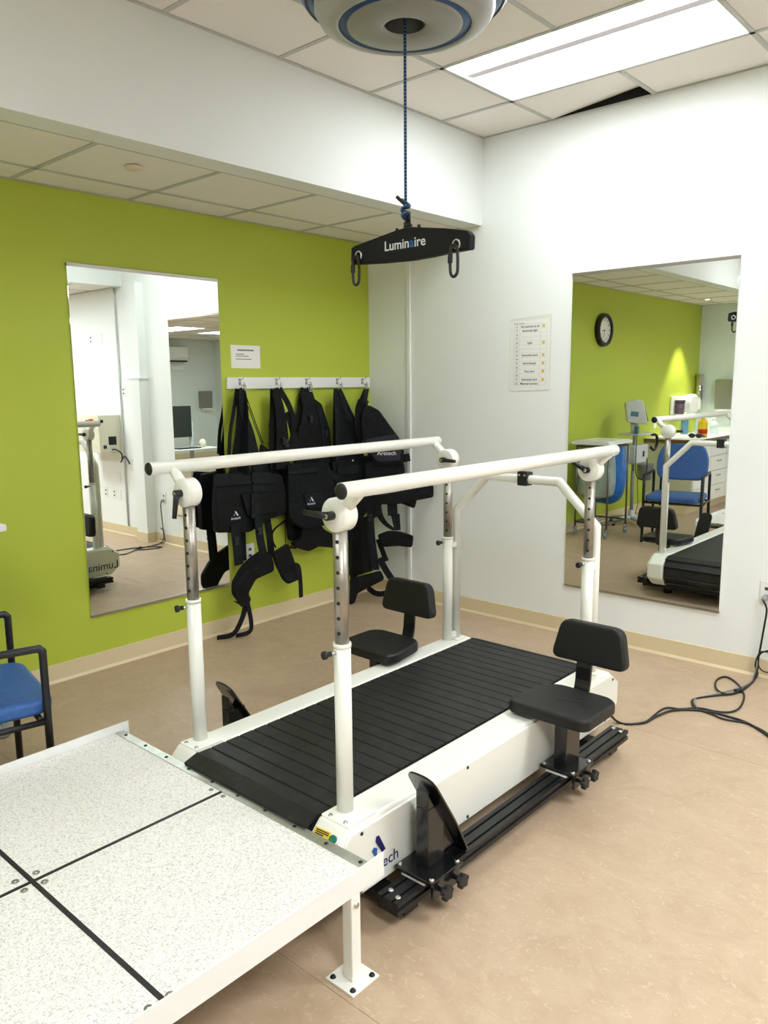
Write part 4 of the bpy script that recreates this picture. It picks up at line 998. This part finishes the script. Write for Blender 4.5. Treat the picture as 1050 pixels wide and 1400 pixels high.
# ------------------------------------------------------------------ clock
CK = thing('wall_clock', 'round black rimmed wall clock high on the green wall', 'clock', (-3.63, 0, 2.072))
MB().lathe([(.130, -.045), (.15, -.055), (.166, -.048), (.172, -.03), (.172, 0), (.13, 0)], (-3.63, 0, 2.072), 'y', 40).build('rim', BLACKP, CK)
MB().lathe([(0, -.03), (.132, -.03)], (-3.63, 0, 2.072), 'y', 40).build('face', PAPER, CK)
for k in range(1, 13):
    a = math.radians(90-30*k); text(str(k), .036, (-3.63+.105*math.cos(a), -.031, 2.072+.105*math.sin(a)-.012), (1, 0, 0), (0, 0, 1), INK, CK, 'numeral', align='CENTER')
for ang, L_, w_ in ((-15, .06, .009), (-68, .092, .006)):
    a = math.radians(ang); MB().ribbon([(-3.63, -.033, 2.072), (-3.63+L_*math.cos(a), -.033, 2.072+L_*math.sin(a))], w_, .001, (0, -1, 0), 1).build('hand', INK, CK)

# ------------------------------------------------------------------ counter in the far corner
YK = -.575
for k in range(3):
    x0, x1 = -5.36-.54*k+.0, -4.82-.54*k
    if k == 2: x0 = XW+.006
    cb = thing('base_cabinet', ['white drawer cabinet at the open end of the counter', 'white drawer cabinet in the middle of the counter', 'white drawer cabinet against the pale far wall'][k], 'cabinet', ((x0+x1)/2, -.29, 0), group='drawer cabinets under the counter')
    MB().box((x0+.001, -.002, .10), (x1-.001, YK, .826)).build('carcass', CABB, cb)
    MB().box((x0+.001, -.002, 0), (x1-.001, YK+.05, .10)).build('plinth', BASEB, cb)
    for j in range(4):
        z0 = .11+j*.178
        dr = MB().box((x0+.006, YK, z0), (x1-.006, YK-.018, z0+.172)).build('drawer', CABW, cb, bevel=.002)
        xm = (x0+x1)/2
        MB().tube([(xm-.05, YK-.018, z0+.11), (xm-.05, YK-.035, z0+.11), (xm+.05, YK-.035, z0+.11), (xm+.05, YK-.018, z0+.11)], .005, 8).build('handle', STEEL, dr)
WT = thing('worktop', 'white counter worktop with brown wooden edge along the green wall', 'worktop', (-5.62, -.3, .826))
MB().box((XW+.006, -.002, .826), (-4.79, -.62, .866)).build('core', WOODE, WT)
MB().box((XW+.006, -.002, .866), (-4.785, -.625, .874)).build('laminate', CABW, WT)
ZT = .874
def bottle(name, x, y, r, hgt, mt, capm, label, neck=.35):
    t = thing(name, label, 'bottle', (x, y, ZT), group='bottles on the counter')
    MB().lathe([(0, .0), (r, 0), (r, hgt*.62), (r*.85, hgt*.72), (r*neck, hgt*.84), (r*neck, hgt*.9), (0, hgt*.9)], (x, y, ZT), 'z', 20).build('body', mt, t)
    MB().cyl((x, y, ZT+hgt*.9), (x, y, ZT+hgt), r*neck*1.15, 14).build('cap', capm, t)
    return t
bottle('detergent_bottle', -5.3, -.50, .055, .27, mat('yellow_bottle', (236, 200, 30), .35), mat('yellow_cap', (232, 206, 60), .4), 'yellow cleaning bottle with red label on the counter')
MB().lathe([(.0555, .04), (.0565, .045), (.0565, .09), (.0555, .095)], (-5.3, -.50, ZT), 'z', 20).build('label_band', mat('red_band', (190, 36, 26), .5), bpy.data.objects['detergent_bottle'])
CLR = mat('clear_plastic', (200, 222, 224), .15, alpha=.55)
for k, (x, y, r, hgt, mt, lb) in enumerate(((-5.75, -.30, .045, .24, CLR, 'clear plastic bottle standing in front of the steel cup tube'), (-5.55, -.35, .04, .22, CLR, 'clear plastic bottle beside the yellow cleaning bottle'), (-5.9, -.42, .05, .20, mat('pale_bottle', (220, 232, 232), .3), 'pale white bottle at the back of the counter'), (-5.62, -.16, .045, .27, mat('blue_bottle', (90, 150, 200), .3, alpha=.7), 'blue tinted spray bottle near the green wall'))):
    bottle('bottle', x, y, r, hgt, mt, WHITEPL, lb)
t = thing('goggles', 'black goggles lying on the white counter', 'goggles', (-5.1, -.52, ZT))
MB().ball((-5.10, -.53, ZT+.028), .04, sc=(.6, 1, .7)).ball((-5.10, -.45, ZT+.028), .04, sc=(.6, 1, .7)).build('lens_cup', BLACKP, t)
MB().tube(catmull([(-5.10, -.57, ZT+.03), (-5.2, -.56, ZT+.02), (-5.24, -.48, ZT+.02), (-5.2, -.42, ZT+.02), (-5.10, -.41, ZT+.03)], 5), .008, 8).build('strap', BLACKP, t)
for x, y, a, lb in ((-4.96, -.2, .2, 'loose white papers at the end of the counter'), (-5.50, -.18, -.3, 'folded white paper beside the blue spray bottle on the counter')):
    t = thing('papers', lb, 'papers', (x, y, ZT), a, local=True)
    for k in range(3): MB().box((-.11, -.15, .002*k), (.11, .15, .002*k+.0015), Matrix.Rotation(.1*k, 4, 'Z')).build('sheet', PAPER, t)
# dispensers on the walls
SD = thing('soap_dispenser', 'white wall soap dispenser beside a dark jar on the green wall', 'soap dispenser', (-5.95, 0, 1.12))
MB().box((-6.12, -.004, 1.12), (-5.52, -.03, 1.35)).build('back_plate', WHITEPL, SD, bevel=.005)
MB().prism([(x, -.03, z) for x, z in rpoly([(-6.12, 1.13), (-6.12, 1.33), (-6.05, 1.37), (-5.86, 1.36), (-5.82, 1.28), (-5.86, 1.12)], .06)], (0, -.11, 0)).build('cover', WHITEPL, SD, bevel=.03, bseg=4)
MB().cyl((-5.62, -.09, 1.13), (-5.62, -.09, 1.27), .055, 20).build('jar', mat('purple_jar', (92, 62, 92), .2, alpha=.8), SD)
MB().cyl((-5.62, -.09, 1.27), (-5.62, -.09, 1.30), .062, 20).build('jar_lid', mat('dark_lid', (60, 40, 60), .4), SD)
tag(MB().tube([(-6.33, -.055, 1.165), (-6.33, -.055, 1.62)], .048, 24).build('cup_dispenser', mat('polished_steel', (205, 205, 200), .12, 1.)), 'tall polished steel cup dispenser tube on the green wall', 'cup dispenser')
outlet('wall_outlet', (-5.09, 0, 1.034), 'y', 'white wall outlet above the counter end', .08, .12, False)
outlet('wall_outlet', (-3.97, 0, .46), 'y', 'white wall outlet behind the monitor stand', .07, .115, False)
def towel(x, y, axis, label):
    t = thing('towel_dispenser', label, 'towel dispenser', (x, y, 1.15), group='paper towel dispensers')
    G_ = mat('grey_steel_cover', (150, 148, 138), .35, .6)
    if axis == 'x':
        MB().prism([(x+.001, y-.14, z) for z in ()] or [(x+.001, y-.14, 1.17), (x+.09, y-.14, 1.17), (x+.11, y-.14, 1.55), (x+.001, y-.14, 1.55)], (0, .28, 0)).build('cover', G_, t, bevel=.008)
        MB().box((x+.01, y-.12, 1.13), (x+.09, y+.12, 1.168)).build('towel_slot', WHITEPL, t)
    else:
        MB().prism([(x-.15, y+.001, 1.05), (x-.15, y+.09, 1.05), (x-.15, y+.11, 1.42), (x-.15, y+.001, 1.42)], (.30, 0, 0)).build('cover', G_, t, bevel=.008)
        MB().box((x-.12, y+.01, 1.01), (x+.12, y+.09, 1.048)).build('towel_slot', WHITEPL, t)
    return t
towel(XW, -.40, 'x', 'grey paper towel dispenser on the pale far wall beside the counter')
towel(-6.12, YF, 'y', 'grey paper towel dispenser on the distant rear wall')
# distant rear wall and workstation seen twice reflected
AC = thing('air_conditioner', 'white wall air conditioner high on the distant rear wall', 'air conditioner', (-5.25, YF, 2.0))
MB().prism([(-5.63, YF+.001, 2.02), (-5.63, YF+.16, 2.05), (-5.63, YF+.21, 2.14), (-5.63, YF+.20, 2.34), (-5.63, YF+.001, 2.36)], (.85, 0, 0)).build('housing', WHITEPL, AC, bevel=.015)
MB().box((-5.60, YF+.14, 2.03), (-4.82, YF+.20, 2.06)).build('vent', BLACKP, AC)
MB().box((-5.60, YF+.001, 1.86), (-5.30, YF+.05, 1.96)).build('drain_cover', WHITEPL, AC)
WS = thing('workstation_cart', 'mobile computer cart with dark monitor reflected in both mirrors', 'computer cart', (-2.05, -5.2, 0))
MB().box((-2.04, -5.215, .85), (-1.52, -5.19, 1.27)).build('monitor', mat('dark_monitor', (34, 40, 42), .35), WS, bevel=.006)
MB().box((-2.30, -5.35, .68), (-1.65, -4.98, .705)).build('tray', GREYPL, WS, bevel=.01)
MB().cyl((-2.05, -5.23, .05), (-2.05, -5.23, 1.05), .03, 16).build('column', GREYPL2, WS)
MB().box((-2.30, -5.28, .03), (-1.80, -5.18, .07)).box((-2.10, -5.45, .03), (-2.00, -5.0, .07)).build('base', GREYPL2, WS, bevel=.008)
for x, y in ((-2.28, -5.23), (-1.82, -5.23), (-2.05, -5.43), (-2.05, -5.02)):
    MB().lathe([(0, -.01), (.028, -.01), (.03, 0), (.028, .01), (0, .01)], (x, y, .03), 'y', 14).build('caster', BLACKP, WS)
MB().box((-2.05, -5.12, .705), (-1.7, -5.0, .72)).build('keyboard', BLACKP, WS, bevel=.003)
MB().ball((-2.14, -5.1, .76), .06, sc=(.8, .8, 1)).build('scanner', mat('cream_scanner', (222, 216, 196), .4), WS)
# tidy helper flags
for o in bpy.data.objects:
    if '_local' in o: del o['_local']
